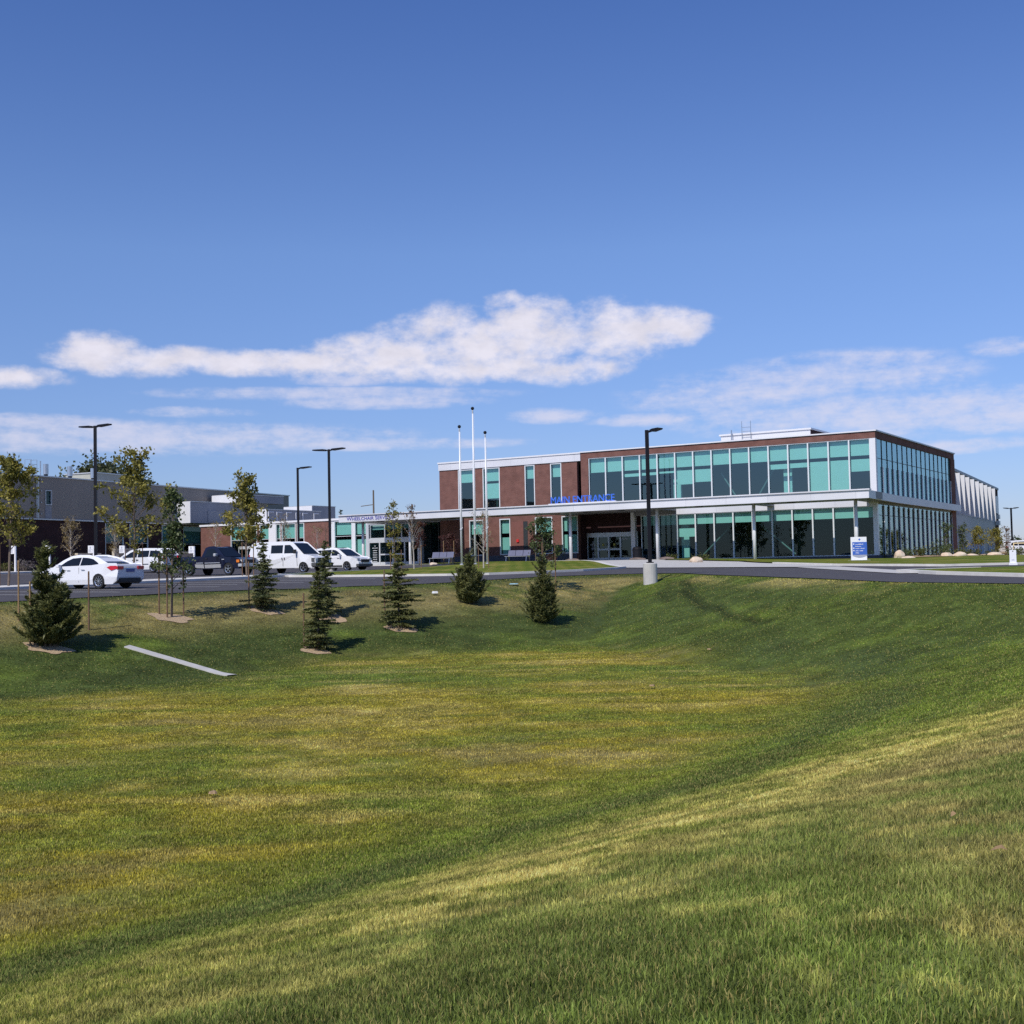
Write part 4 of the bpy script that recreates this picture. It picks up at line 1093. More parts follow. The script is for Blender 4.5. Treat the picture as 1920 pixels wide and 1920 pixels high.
def boxpart(nm, m, *bxs, bev=0.):
    def f(root, hw, yy):
        for q in bxs: MB().box(*q).build(nm, m, root, bevel=bev)
    return f
def sym(nm, m, x0, x1, y0, y1, z0, z1, bev=0.):
    """mirrored pair; y measured outward from the centre line"""
    def f(root, hw, yy):
        for sd in (-1, 1):
            MB().box(x0, x1, min(sd * y0, sd * y1), max(sd * y0, sd * y1), z0, z1).build(nm, m, root, bevel=bev)
    return f
def sympoly(nm, m, poly, off=.01, th=.05):
    """mirrored lamp or trim shape lying on the body side, polygon in x and z"""
    def f(root, hw, yy):
        for sd in (-1, 1):
            n = len(poly)
            v = [(x, sd * (yy(x, z) + off), z) for x, z in poly] + [(x, sd * (yy(x, z) - th), z) for x, z in poly]
            MB().add(v, [tuple(range(n)), tuple(range(2 * n - 1, n - 1, -1))] + [(i, (i + 1) % n, n + (i + 1) % n, n + i) for i in range(n)]).build(nm, m, root)
    return f

SEDAN = dict(W=1.86, r=.335, zc=.24, belt=.96, wheels=(-1.42, 1.36), ht=.60, hb=.86, spokes=10,
    top=[(-2.40, .52), (-2.42, .88), (-2.33, 1.07), (-1.85, 1.09), (-1.0, 1.00), (.9, .97), (1.35, .93), (2.0, .80), (2.32, .64), (2.42, .48)],
    cab=[(-1.95, 1.03), (-1.62, 1.16), (-1.15, 1.36), (-.62, 1.465), (-.05, 1.48), (.40, 1.43), (.80, 1.25), (1.28, .95), (1.0, .93), (-1.6, .96)],
    side=[[(-1.42, 1.02), (-1.25, 1.16), (-.95, 1.31), (-.66, 1.37), (-.28, 1.40), (-.28, 1.0)], [(-.22, 1.0), (-.22, 1.40), (.28, 1.37), (.58, 1.25), (.98, .99)]],
    cross=dict(rear_window=((-1.86, 1.07), (-.85, 1.42), .84), windshield=((1.30, .95), (.42, 1.42), .84)),
    parts=[sympoly('taillight', REDL, [(-2.36, 1.0), (-2.38, .86), (-2.12, .80), (-1.88, .93), (-2.05, 1.0)]),
           boxpart('taillight', REDL, (-2.46, -2.40, -.84, -.46, .84, .98), (-2.46, -2.40, .46, .84, .84, .98)),
           boxpart('rear_bumper', TRIM, (-2.44, -2.2, -.66, .66, .26, .46), bev=.03), boxpart('licence_plate', mat('plate', (.10, .12, .30), .5, noise=.2, scale=20), (-2.445, -2.425, -.26, .26, .72, .86)),
           boxpart('trunk_trim', CHROME, (-2.425, -2.405, -.5, .5, .93, .96)),
           sym('headlight', LENS, 2.12, 2.34, .55, .80, .60, .74, .02), boxpart('grille', TRIM, (2.38, 2.44, -.5, .5, .42, .62)),
           sym('mirror', CARW, .72, .90, .93, 1.10, .97, 1.10, .03), sym('door_handle', SILVER, -.62, -.42, .915, .935, .84, .87), sym('door_handle', SILVER, .22, .42, .915, .935, .83, .86),
           sympoly('door_seam', TRIM, [(-.28, .95), (-.265, .95), (-.265, .30), (-.28, .30)], .006, .01), sympoly('door_seam', TRIM, [(.86, .92), (.875, .92), (.80, .30), (.785, .30)], .006, .01)])
vehicle('sedan', 'white four door sedan parked nearest the grass, seen from its rear corner', 'car', -19.62, -57.88, RZ + math.pi + R(7), SEDAN, CARW)

MINIVAN = dict(W=1.98, r=.34, zc=.26, belt=1.08, wheels=(-1.62, 1.46), ht=.72, hb=.93, spokes=9, nose=.2,
    top=[(-2.52, .55), (-2.54, 1.0), (-2.50, 1.12), (-1.0, 1.09), (1.1, 1.05), (1.75, 1.0), (2.25, .86), (2.50, .66), (2.56, .48)],
    cab=[(-2.52, 1.05), (-2.46, 1.25), (-2.28, 1.62), (-2.05, 1.72), (-.8, 1.76), (.25, 1.73), (.75, 1.60), (1.72, 1.04), (1.4, 1.0), (-2.4, 1.0)],
    side=[[(-2.32, 1.16), (-2.14, 1.58), (-1.22, 1.62), (-1.22, 1.14)], [(-1.14, 1.14), (-1.14, 1.62), (-.1, 1.62), (-.1, 1.12)], [(-.02, 1.12), (-.02, 1.62), (.32, 1.60), (.66, 1.50), (1.38, 1.10)]],
    cross=dict(rear_window=((-2.50, 1.10), (-2.28, 1.64), .84), windshield=((1.74, 1.05), (.60, 1.66), .86)),
    parts=[sympoly('taillight', REDL, [(-2.50, 1.24), (-2.51, .92), (-2.28, .95), (-2.33, 1.24)]), boxpart('taillight', REDL, (-2.60, -2.53, -.9, -.66, .92, 1.22), (-2.60, -2.53, .66, .9, .92, 1.22)),
           boxpart('rear_bumper', CARW, (-2.60, -2.4, -.85, .85, .32, .62), bev=.04), sym('headlight', LENS, 2.18, 2.44, .52, .80, .66, .84, .02), boxpart('grille', TRIM, (2.5, 2.58, -.5, .5, .45, .66)),
           sympoly('side_moulding', GREYT, [(-1.2, .60), (-1.2, .64), (1.05, .64), (1.05, .60)], .012, .02), sym('door_handle', TRIM, -.22, .0, .955, .985, .90, .96), sym('door_handle', TRIM, .14, .36, .955, .985, .90, .96),
           sym('mirror', CARW, 1.06, 1.22, .98, 1.18, 1.08, 1.24, .03), sympoly('door_seam', TRIM, [(-.06, 1.05), (-.04, 1.05), (-.04, .32), (-.06, .32)], .006, .01)])
vehicle('minivan', 'white minivan with dark windows behind the sedan and the young trees', 'van', -46.6, -30.6, RZ + math.pi + R(6), MINIVAN, CARW)

PICKUP = dict(W=2.0, r=.40, zc=.46, belt=1.15, wheels=(-1.60, 1.72), ht=.74, hb=.90, spokes=5, nose=.14, tail=.04,
    top=[(-2.62, .62), (-2.64, 1.18), (-.62, 1.20), (-.60, 1.16), (1.0, 1.16), (1.2, 1.17), (2.0, 1.12), (2.50, 1.02), (2.68, .84), (2.70, .62)],
    cab=[(-.60, 1.10), (-.50, 1.30), (-.30, 1.76), (-.05, 1.84), (.35, 1.85), (.62, 1.80), (1.32, 1.17), (1.1, 1.1)],
    side=[[(-.32, 1.24), (-.14, 1.70), (.30, 1.73), (.44, 1.68), (.86, 1.24)]],
    cross=dict(rear_window=((-.54, 1.20), (-.30, 1.76), .82), windshield=((1.34, 1.16), (.56, 1.84), .86)),
    parts=[sympoly('running_board', SILVER, [(-1.02, .50), (-1.02, .74), (-.28, .72), (-.28, .47)], .03, .06), sympoly('running_board', SILVER, [(-.20, .47), (-.20, .70), (1.14, .72), (1.14, .49)], .03, .06),
           sympoly('side_moulding', SILVER, [(-.95, .80), (-.95, .835), (-.36, .835), (-.36, .80)], .016, .02), sympoly('side_moulding', SILVER, [(-.22, .79), (-.22, .825), (1.05, .825), (1.05, .79)], .016, .02),
           boxpart('front_bumper', SILVER, (2.50, 2.80, -.93, .93, .52, .72), bev=.04), boxpart('grille', TRIM, (2.66, 2.74, -.52, .52, .74, 1.0)), boxpart('grille_bar', SILVER, (2.72, 2.76, -.6, .6, .72, .76), (2.72, 2.76, -.6, .6, .98, 1.0)),
           sym('headlight', LENS, 2.48, 2.73, .54, .82, .80, .98, .02), sym('turn_signal', AMBER, 2.36, 2.60, .78, .93, .80, .98, .02), sym('taillight', REDL, -2.68, -2.60, .80, .97, .78, 1.1, .01),
           sym('mirror', SILVER, .70, .90, .98, 1.24, 1.22, 1.42, .05), sym('door_handle', TRIM, -.22, -.02, .95, .985, 1.06, 1.11), boxpart('fender_badge', SILVER, (1.22, 1.42, -1.005, -.985, 1.0, 1.05)),
           boxpart('rear_bumper', SILVER, (-2.76, -2.6, -.9, .9, .5, .68), bev=.03), boxpart('bed_floor', TRIM, (-2.55, -.7, -.8, .8, 1.19, 1.21)),
           sympoly('door_seam', TRIM, [(-.36, 1.14), (-.345, 1.14), (-.30, .62), (-.315, .62)], .006, .01), sympoly('door_seam', TRIM, [(1.02, 1.14), (1.035, 1.14), (1.06, .62), (1.045, .62)], .006, .01)])
vehicle('pickup_truck', 'navy pickup truck with silver running boards and alloy wheels', 'truck', -33.3, -36.3, RZ + R(4), PICKUP, CARN)

VAN = dict(W=2.0, r=.37, zc=.40, belt=1.22, wheels=(-1.55, 1.80), ht=.80, hb=.94, spokes=5, nose=.15, tail=.05,
    top=[(-2.80, .56), (-2.84, 1.25), (1.35, 1.25), (1.7, 1.22), (2.35, 1.12), (2.62, 1.02), (2.70, .80), (2.72, .58)],
    cab=[(-2.82, 1.20), (-2.80, 1.45), (-2.66, 1.95), (-2.45, 2.06), (-1.0, 2.10), (.55, 2.09), (.82, 2.02), (1.78, 1.22), (1.5, 1.15)],
    side=[[(-.98, 1.36), (-.98, 1.90), (.02, 1.90), (.02, 1.36)], [(.16, 1.34), (.16, 1.90), (.62, 1.90), (.82, 1.76), (1.18, 1.34)], [(-2.4, 1.38), (-2.36, 1.88), (-1.2, 1.90), (-1.2, 1.36)]],
    cross=dict(rear_window=((-2.81, 1.30), (-2.64, 1.98), .82), windshield=((1.80, 1.21), (.76, 2.06), .88)),
    parts=[boxpart('front_bumper', GREYT, (2.45, 2.84, -.96, .96, .42, .68), bev=.05), boxpart('grille', GREYT, (2.62, 2.75, -.60, .60, .70, 1.0), bev=.03), boxpart('grille_slot', BLACK, (2.75, 2.76, -.40, .40, .74, .84), (2.75, 2.76, -.40, .40, .90, .97)),
           sym('headlight', LENS, 2.50, 2.74, .60, .86, .78, .96, .02), sym('headlight_surround', GREYT, 2.44, 2.68, .80, .93, .74, 1.0, .02), sym('taillight', REDL, -2.86, -2.80, .84, .97, .9, 1.3, .01),
           sym('mirror', TRIM, 1.15, 1.30, 1.0, 1.24, 1.30, 1.58, .04), sym('door_handle', TRIM, .0, .05, .975, 1.01, .92, 1.06), sym('door_handle', TRIM, .20, .25, .975, 1.01, .92, 1.06),
           sympoly('door_seam', TRIM, [(.08, 1.22), (.095, 1.22), (.095, .48), (.08, .48)], .006, .01), sympoly('door_seam', TRIM, [(-1.06, 1.22), (-1.045, 1.22), (-1.045, .48), (-1.06, .48)], .006, .01), sympoly('door_seam', TRIM, [(1.24, 1.22), (1.255, 1.22), (1.30, .48), (1.285, .48)], .006, .01),
           boxpart('rear_bumper', GREYT, (-2.92, -2.78, -.9, .9, .46, .64), bev=.03)])
# the panel ahead of the rear wheel is windowless on the side seen here
VAN['side'] = VAN['side'][:2]
vehicle('passenger_van', 'white full size van with grey bumper beside the navy pickup', 'van', -30.85, -31.9, RZ + R(3), VAN, CARW)

CROSS = dict(W=1.84, r=.35, zc=.30, belt=1.05, wheels=(-1.36, 1.40), ht=.66, hb=.87, spokes=5, nose=.2,
    top=[(-2.30, .58), (-2.34, 1.05), (-2.2, 1.10), (.9, 1.05), (1.25, 1.04), (1.9, .95), (2.20, .82), (2.34, .62), (2.36, .5)],
    cab=[(-2.26, 1.03), (-2.10, 1.28), (-1.75, 1.55), (-1.3, 1.62), (-.2, 1.66), (.25, 1.62), (.55, 1.48), (1.32, 1.04), (1.0, 1.0)],
    side=[[(-1.95, 1.16), (-1.78, 1.42), (-1.35, 1.51), (-1.12, 1.52), (-1.12, 1.11)], [(-1.05, 1.11), (-1.05, 1.52), (-.15, 1.54), (-.15, 1.09)], [(-.08, 1.09), (-.08, 1.54), (.22, 1.50), (.46, 1.40), (.98, 1.08)]],
    cross=dict(rear_window=((-2.22, 1.10), (-1.78, 1.54), .84), windshield=((1.34, 1.03), (.42, 1.58), .86)),
    parts=[boxpart('front_bumper', GREYT, (2.16, 2.42, -.78, .78, .32, .50), bev=.04), boxpart('grille', TRIM, (2.30, 2.40, -.42, .42, .62, .82), bev=.02), sym('headlight', LENS, 2.02, 2.30, .50, .78, .72, .88, .02),
           boxpart('licence_plate', SILVER, (2.415, 2.43, -.26, .26, .48, .60)), sym('roof_rail', TRIM, -1.6, .1, .54, .58, 1.66, 1.70), sym('mirror', CARW, .74, .90, .93, 1.12, 1.06, 1.20, .03),
           sympoly('sill_trim', GREYT, [(-.95, .30), (-.95, .42), (.98, .42), (.98, .30)], .02, .05), sym('taillight', REDL, -2.38, -2.30, .60, .86, .9, 1.08, .01), sym('door_handle', SILVER, -.42, -.22, .90, .93, .93, .97), sym('door_handle', SILVER, .5, .7, .90, .93, .92, .96)])
vehicle('crossover_car', 'white crossover with roof rails beside the van, nose to the lawn', 'car', -31.3, -26.2, RZ - R(2), CROSS, CARW)
FAR = dict(CROSS); X, Y = 53.9, 131.
lx, ly = to_local(X, Y)
vehicle('crossover_car', 'white car far off at the right edge beyond the lawn', 'car', float(lx), float(ly), R(10), FAR, CARW)

# ------------------------------------------------------------------ lamp posts
def lamp_head(parent, yaw, z, L=.95, rise=.06):
    a = MB(); c, s = math.cos(yaw), math.sin(yaw)
    def P(x, y, zz): return (x * c - y * s, x * s + y * c, z + zz)
    a.tube([P(.0, 0, -.05), P(.28, 0, .0)], .05, 6); a.build('lamp_arm', BLACK, parent)
    b = MB(); v = []
    for x, hw, z0, z1 in ((.22, .10, -.03, .05), (.42, .17, -.05, .09), (L, .17, -.04 + rise, .05 + rise), (L + .1, .12, -.02 + rise, .03 + rise)):
        v += [P(x, -hw, z0), P(x, hw, z0), P(x, hw, z1), P(x, -hw, z1)]
    f = []
    for k in range(3):
        for j in range(4): f.append((k * 4 + j, k * 4 + (j + 1) % 4, k * 4 + 4 + (j + 1) % 4, k * 4 + 4 + j))
    f += [(3, 2, 1, 0), (12, 13, 14, 15)]
    b.add(v, f); b.build('lamp_head', BLACK, parent)

def lamp(X, Y, zt, yaws, label, base_h=.75, base_r=.36, L=1.3, z0=None):
    g = ground(X, Y) if z0 is None else z0
    o = thing('lamp_post', label, 'street lamp', (X, Y, g), 0, 'black car park lamp posts')
    b = MB(); b.tube([(0, 0, -.3), (0, 0, base_h - .04), (0, 0, base_h)], [base_r, base_r, base_r - .04], 24); b.build('concrete_base', CONC, o)
    p = MB(); p.box(-.16, .16, -.16, .16, base_h, base_h + .05); p.box(-.085, .085, -.085, .085, base_h + .05, zt - g); p.build('pole', BLACK, o)
    for q in yaws: lamp_head(o, q, zt - g - .06, L)
    return o
lamp(-27.3, 81.2, 9.85, (R(-28), R(152)), 'tallest black lamp post with two heads rising behind the white sedan')
lamp(-13.1, 89.0, 8.75, (R(-28), R(152)), 'black lamp post with two heads beside the white crossover')
lamp(-17.95, 104, 8.72, (R(-28),), 'slim black lamp post with one head behind the white van', base_h=.6)
lamp(6.5, 58.9, 6.40, (R(-42),), 'black lamp post on a tall concrete base at the road edge', base_h=.96, base_r=.335, L=.75)
lamp(60.4, 150, 5.95, (R(-28), R(152)), 'small distant lamp post beyond the right end of the building', base_h=.5, L=.8)

# ------------------------------------------------------------------ flagpoles
for X, Y, zt, lb in ((-3.88, 94, 10.85, 'left bare white flagpole, middling height, before the brick wall'), (-2.85, 94, 12.22, 'tallest bare white flagpole in the middle of the three'), (-1.93, 94, 10.36, 'shortest bare white flagpole, right of the tallest')):
    X = X + .0; g = ground(X, Y) + .12
    o = thing('flagpole', lb, 'flagpole', (X, Y, g), 0, 'flagpoles on the entrance lawn'); h = zt - g
    MB().tube([(0, 0, -.1), (0, 0, .12)], [.16, .14], 16).build('base_collar', SILVER, o)
    MB().tube([(0, 0, .1), (0, 0, h * .5), (0, 0, h - .2)], [.085, .075, .045], 14).build('pole', POLE, o, smooth=True)
    t_ = MB(); t_.tube([(0, 0, h - .45), (0, 0, h - .25)], .06, 10); t_.build('truck', SILVER, o)
    b = MB(); n = 12
    for i in range(9):
        a = math.pi * i / 8
        for k in range(n): b.v.append((.13 * math.sin(a) * math.cos(2 * math.pi * k / n), .13 * math.sin(a) * math.sin(2 * math.pi * k / n), h - .08 - .13 * math.cos(a)))
    for i in range(8):
        for k in range(n): b.f.append((i * n + k, i * n + (k + 1) % n, (i + 1) * n + (k + 1) % n, (i + 1) * n + k))
    b.build('finial_ball', BLACK, o, smooth=True)
    c = MB(); c.tube([(-.09, -.08, 2.72), (.0, -.1, 2.70), (.12, -.1, 2.86)], .025, 6); c.build('cleat', POLE, o)
    MB().tube([(.09, -.05, 2.8), (.09, -.04, h - .5)], .008, 4).build('halyard', POLE, o)

# ------------------------------------------------------------------ benches
def bench(X, Y, lb, ln=2.1):
    o = thing('park_bench', lb, 'bench', (X, Y, ground(X, Y) + .12), RZ, 'steel benches by the brick wall')
    s = MB()
    for k in range(5): s.box(-ln / 2, ln / 2, -.42 + k * .1, -.345 + k * .1, .44, .47)
    s.build('seat', SILVER, o)
    b = MB()
    for k in range(3):
        x0 = -ln / 2 + k * ln / 3 + .02
        b.add([(x0, .10, .5), (x0 + ln / 3 - .04, .10, .5), (x0 + ln / 3 - .04, .24, .96), (x0, .24, .96), (x0, .13, .5), (x0 + ln / 3 - .04, .13, .5), (x0 + ln / 3 - .04, .27, .96), (x0, .27, .96)],
              [(0, 1, 2, 3), (7, 6, 5, 4), (0, 4, 5, 1), (1, 5, 6, 2), (2, 6, 7, 3), (3, 7, 4, 0)])
    b.build('backrest', BENCHM, o)
    for x in (-ln / 2 + .12, ln / 2 - .12):
        l = MB(); l.tube([(x, -.42, 0), (x, -.34, .44), (x, .1, .44), (x, .26, .94)], .03, 6); l.tube([(x, .2, 0), (x, .08, .44)], .03, 6); l.build('leg', GALV, o)
bench(-5.9, 103, 'blue grey bench left of the flagpoles before the dark base course', 2.2)
bench(.45, 103, 'blue grey bench right of the flagpoles beside the leafy young tree', 2.2)

# ------------------------------------------------------------------ signs
def parking_sign(X, Y, lb):
    o = thing('parking_sign', lb, 'sign', (X, Y, ground(X, Y) + .14), RZ, 'accessible parking signs along the walk')
    MB().box(-.07, .07, -.05, .05, 0, 2.05).build('post', SIGNW, o)
    p = MB().box(-.62, -.02, -.09, -.055, 1.42, 2.06).build('panel', SIGNW, o)
    l = MB()
    rr = random.Random(int(X * 10))
    l.box(-.42, -.22, -.096, -.091, 1.80, 1.98)
    for k in range(4): l.box(-.54, -.54 + rr.uniform(.3, .44), -.096, -.091, 1.50 + .07 * k, 1.535 + .07 * k)
    l.build('panel_print', mat('sign_print', (.40, .42, .50), .6, noise=.1, scale=6), p)
for X, Y, lb in ((-39.3, 98, 'white parking sign nearest the left edge of the picture'), (-37.4, 100.2, 'white parking sign behind the tip of the big staked pine'), (-35.2, 104.2, 'white parking sign above the white sedan roof'),
                 (-33.2, 106.2, 'white parking sign in front of the teal window, just left of the minivan'), (-29.15, 113.5, 'white parking sign above the navy pickup bed')):
    parking_sign(X, Y, lb)

X, Y = 23.42, 84.; g = ground(X, Y) + .10
o = thing('monument_sign', 'white wayfinding sign with a blue text panel on the corner lawn', 'sign', (X, Y, g), R(-12))
MB().box(-.72, .72, -.30, .30, -.2, .06).build('plinth', CONC, o)
MB().box(-.52, .52, -.12, .12, .06, 1.62).build('sign_body', SIGNW, o, bevel=.015)
pn = MB().add([(-.42 + .94 * k / 12 * 1.0, -.135, .36 - .13 * math.sin(math.pi * k / 12)) for k in range(13)] + [(.52, -.135, 1.28), (-.42, -.135, 1.28)], [tuple(range(15))]); pn.build('grey_panel', SIGNG, o)
pb = MB().add([(-.42, -.14, .42), (.53, -.14, .42), (.53, -.14, 1.28), (-.42, -.14, 1.28)], [(0, 1, 2, 3)]); pbo = pb.build('blue_panel', SIGNB, o)
rr = random.Random(9)
for z, arrow, words in ((1.10, 1, (.50,)), (.96, 0, (.34,)), (.82, 1, (.27, .26)), (.66, 1, (.22, .22)), (.52, 0, (.22,))):
    l = MB()
    if arrow: MB().add([(-.36, -.146, z), (-.30, -.146, z), (-.30, -.146, z + .05), (-.27, -.146, z + .05), (-.33, -.146, z + .10), (-.39, -.146, z + .05), (-.36, -.146, z + .05)], [tuple(range(7))]).build('arrow', SIGNW, pbo)
    x = -.22
    for wl in words:
        e = x + wl
        while x < e - .01:
            q = rr.uniform(.03, .05); l.box(x, x + q * .7, -.147, -.142, z, z + rr.choice((.035, .04, .06))); x += q
        x += .05
    l.build('text_line', SIGNW, pbo)
em = MB()
for a in range(8):
    an = a * math.pi / 4; ri = .09 if a % 2 == 0 else .05
    em.v.append((.05 + ri * math.cos(an), -.128, 1.45 + ri * math.sin(an)))
em.f = [tuple(range(8))]; em.build('emblem', SIGNB, o)

X, Y = 26.58, 66.; g = ground(X, Y) + .12
o = thing('panel_sign', 'small white freestanding sign at the far right kerb', 'sign', (X, Y, g), R(-20))
MB().box(-.17, .17, -.08, .08, 0, .70).build('sign_body', SIGNW, o, bevel=.01)
MB().box(-.03, .03, -.085, -.08, .62, .66).build('handle_slot', BLACK, o); MB().box(-.07, .07, -.085, -.08, .16, .20).build('sign_mark', mat('sign_print', (.4, .42, .5)), o)
MB().box(-.21, .21, -.12, .12, -.1, .03).build('foot', SIGNW, o)

X, Y = 50.4, 122.; g = ground(X, Y)
o = thing('gate_frame', 'pale yellow height bar frame beside the far white car', 'barrier', (X, Y, g), R(-8))
for x in (-1.1, 0): MB().tube([(x, 0, 0), (x, 0, 1.28)], .06, 8).build('post', mat('cream_paint', (.75, .62, .38), .6, noise=.08, scale=4), o)
MB().tube([(-1.15, 0, 1.32), (.05, 0, 1.32)], .06, 8).build('crossbar', mat('cream_paint', (.75, .62, .38)), o)

# waste bin by the doors
X, Y = 10.1, 100.6; o = thing('waste_bin', 'dark round waste bin with a domed lid right of the entrance doors', 'bin', (X, Y, ground(X, Y) + .08), 0)
MB().tube([(0, 0, 0), (0, 0, .06), (0, 0, .8)], [.36, .40, .40], 20).build('bin_body', BLACK, o)
MB().tube([(0, 0, .8), (0, 0, .84), (0, 0, 1.0), (0, 0, 1.08)], [.43, .43, .30, .08], 20).build('lid', BLACK, o, smooth=False)

# utility pole far behind
X, Y = -20.1, 180.; g = ground(X, Y); o = thing('utility_pole', 'tall dark utility pole with crossarms far behind the wheelchair services sign', 'utility pole', (X, Y, g), R(-10))
MB().tube([(0, 0, 0), (0, 0, 11.3)], [.16, .11], 10).build('pole', BARK, o)
for z, l_ in ((9.2, 1.9), (7.9, 1.9), (6.4, 1.6)):
    MB().tube([(-l_ if z != 7.9 else 0, 0, z - .2), (0 if z != 7.9 else l_, 0, z)], .06, 6).build('crossarm', BARK, o)

# boulders
def boulder(X, Y, sx, sy, sz, m, lb, seed, rz=0., group='landscape boulders along the building'):
    rr = random.Random(seed); bm = bmesh.new(); bmesh.ops.create_icosphere(bm, subdivisions=3, radius=1)
    dirs = [Vector((rr.uniform(-1, 1), rr.uniform(-1, 1), rr.uniform(-.3, 1))).normalized() for _ in range(9)]
    for v in bm.verts:
        for d in dirs:
            k = v.co.dot(d) - .78
            if k > 0: v.co -= d * k * .9
        v.co += Vector((rr.uniform(-.03, .03),) * 3)
        v.co.x *= sx * .7; v.co.y *= sy * .7; v.co.z *= sz * .72
    me = bpy.data.meshes.new('boulder'); bm.to_mesh(me); bm.free(); me.materials.append(m)
    o = bpy.data.objects.new('boulder', me); COL.objects.link(o); o.location = (X, Y, ground(X, Y) + .1 + sz * .2); o.rotation_euler.z = rz
    tag(o, lb, 'rock', group)
boulder(13.1, 89.0, .75, .5, .42, ROCK, 'large pale cream boulder at the edge of the concrete forecourt', 1)
boulder(28.7, 92.2, .62, .5, .70, ROCK, 'tall pointed cream boulder at the foot of the glass corner', 2)
boulder(28.5, 89.6, .95, .5, .22, ROCK, 'low flat cream rock lying right of the pointed boulder', 3, .3)
boulder(32.9, 94.2, .75, .45, .38, ROCK, 'grey cream boulder among the shrubs below the thin dark tree', 4)
boulder(33.9, 94.2, .80, .5, .42, ROCK, 'orange cream boulder right of the grey cream boulder', 5)
boulder(36.9, 99.8, .9, .5, .24, ROCK, 'flat pale rock under the round crowned tree', 6)
boulder(40.0, 103.2, 1.0, .55, .40, ROCK, 'cream boulder near the far right trees', 7)
boulder(41.8, 108.5, .7, .5, .24, ROCK, 'small low orange rock at the far right of the lawn', 8)
boulder(9.9, 98.6, .95, .5, .16, ROCKD, 'flat brown rock in front of the entrance waste bin', 9)
boulder(12.0, 96.8, .85, .5, .22, ROCKD, 'brown rock in front of the shaded glass right of the entrance', 10)
boulder(4.9, 103.6, .9, .5, .24, ROCKD, 'dark rock beside the column left of the entrance', 11)
boulder(-6.4, 99.5, .5, .4, .22, ROCK, 'small orange boulder on the lawn left of the bench', 12)

# small things lying on the grass
def litter(name, X, Y, sx, sy, sz, m, lb, cat, rz):
    mb = MB(); n = 10
    for k in range(n):
        a = 2 * math.pi * k / n; q = 1 + .25 * math.sin(3 * a + X)
        mb.v.append((sx * q * math.cos(a), sy * q * math.sin(a), sz * .3)); 
    mb.v += [(v[0] * .8, v[1] * .8, sz) for v in mb.v[:n]]
    mb.f = [tuple(range(n, 2 * n))] + [(k, (k + 1) % n, n + (k + 1) % n, n + k) for k in range(n)] + [tuple(range(n - 1, -1, -1))]
    o = mb.build(name, m, loc=(X, Y, ground(X, Y) + .05), rz=rz); tag(o, lb, cat)
litter('paper_scrap', -3.29, 51.79, .13, .11, .12, SIGNW, 'white scrap of paper on the bank between two spruces', 'litter', .3)
litter('valve_lid', .05, 56.67, .22, .16, .05, mat('pale_blue_lid', (.30, .50, .58), .6, noise=.1, scale=5), 'pale blue valve lid in the grass near the road', 'valve lid', .6)
for X, Y, lb in ((6.2, 39.7, 'tan sprinkler head patch in the far basin floor'), (3.5, 31.9, 'tan sprinkler head in the middle of the basin floor'), (-4.6, 18.9, 'tan sprinkler head in the near left basin floor')):
    litter('sprinkler_head', X, Y, .07, .06, .05, mat('tan_plastic', (.36, .24, .13), .8, noise=.2, scale=9), lb, 'sprinkler', X)
def leaf_litter(X, Y, ln, rz, lb):
    mb = MB(); z = .0
    mb.add([(-ln, 0, z), (-ln * .4, .016, z + .02), (ln * .3, .018, z + .03), (ln, .004, z + .01), (ln * .3, -.016, z + .02), (-ln * .4, -.014, z + .01)], [(0, 5, 1), (1, 5, 4, 2), (2, 4, 3)])
    o = mb.build('dry_leaf', mat('dry_leaf', (.30, .19, .09), .8, noise=.2, scale=20), loc=(X, Y, ground(X, Y) + .05), rz=rz); tag(o, lb, 'leaf', 'dry leaves on the near bank')
leaf_litter(2.31, 6.04, .04, -.5, 'largest dry orange leaf on the dark grass at the right edge'); leaf_litter(2.58, 7.42, .022, .3, 'small dry orange leaf above the largest one')

# ------------------------------------------------------------------ trees and shrubs
LF = dict(
    olive=leaf_mat('leaf_olive', (.125, .125, .020), (.42, .36, .085)),
    yellow=leaf_mat('leaf_yellow_green', (.14, .135, .018), (.42, .36, .08)),
    dark=leaf_mat('leaf_dark_green', (.040, .070, .020), (.17, .20, .075)),
    red=leaf_mat('leaf_maroon', (.050, .016, .014), (.13, .045, .032)),
    rust=leaf_mat('leaf_rust', (.10, .045, .02), (.24, .13, .055)),
    tan=leaf_mat('leaf_tan', (.19, .14, .055), (.36, .28, .13)),
    far=leaf_mat('leaf_far', (.055, .068, .026), (.16, .165, .070)),
    needle=leaf_mat('needle_green', (.048, .064, .017), (.26, .255, .085), .25),
    needleb=leaf_mat('needle_blue_green', (.042, .060, .020), (.225, .235, .095), .25),
    scrub=leaf_mat('leaf_scrub', (.05, .07, .016), (.17, .17, .05)),
    lilac=leaf_mat('leaf_lilac_scrub', (.10, .10, .07), (.24, .19, .22)))

def leaf_cloud(C_, size, rng, tone, asp=.75, flat=.0, dirs=None):
    """kite shaped leaf faces at the points C_; returns verts, faces, tones"""
    n = len(C_); u = rng.normal(size=(n, 3)); u[:, 2] *= (1 - flat)
    if dirs is not None: u = dirs + .35 * u
    u /= np.linalg.norm(u, axis=1)[:, None] + 1e-9
    r = rng.normal(size=(n, 3)); v = np.cross(u, r); v /= np.linalg.norm(v, axis=1)[:, None] + 1e-9
    s = (size * rng.uniform(.6, 1.35, n))[:, None]
    P = np.stack([C_ - u * s * .5, C_ + v * s * .5 * asp, C_ + u * s * .6, C_ - v * s * .5 * asp], 1)
    return P.reshape(-1, 3), np.arange(n * 4).reshape(n, 4), np.repeat(tone, 4)

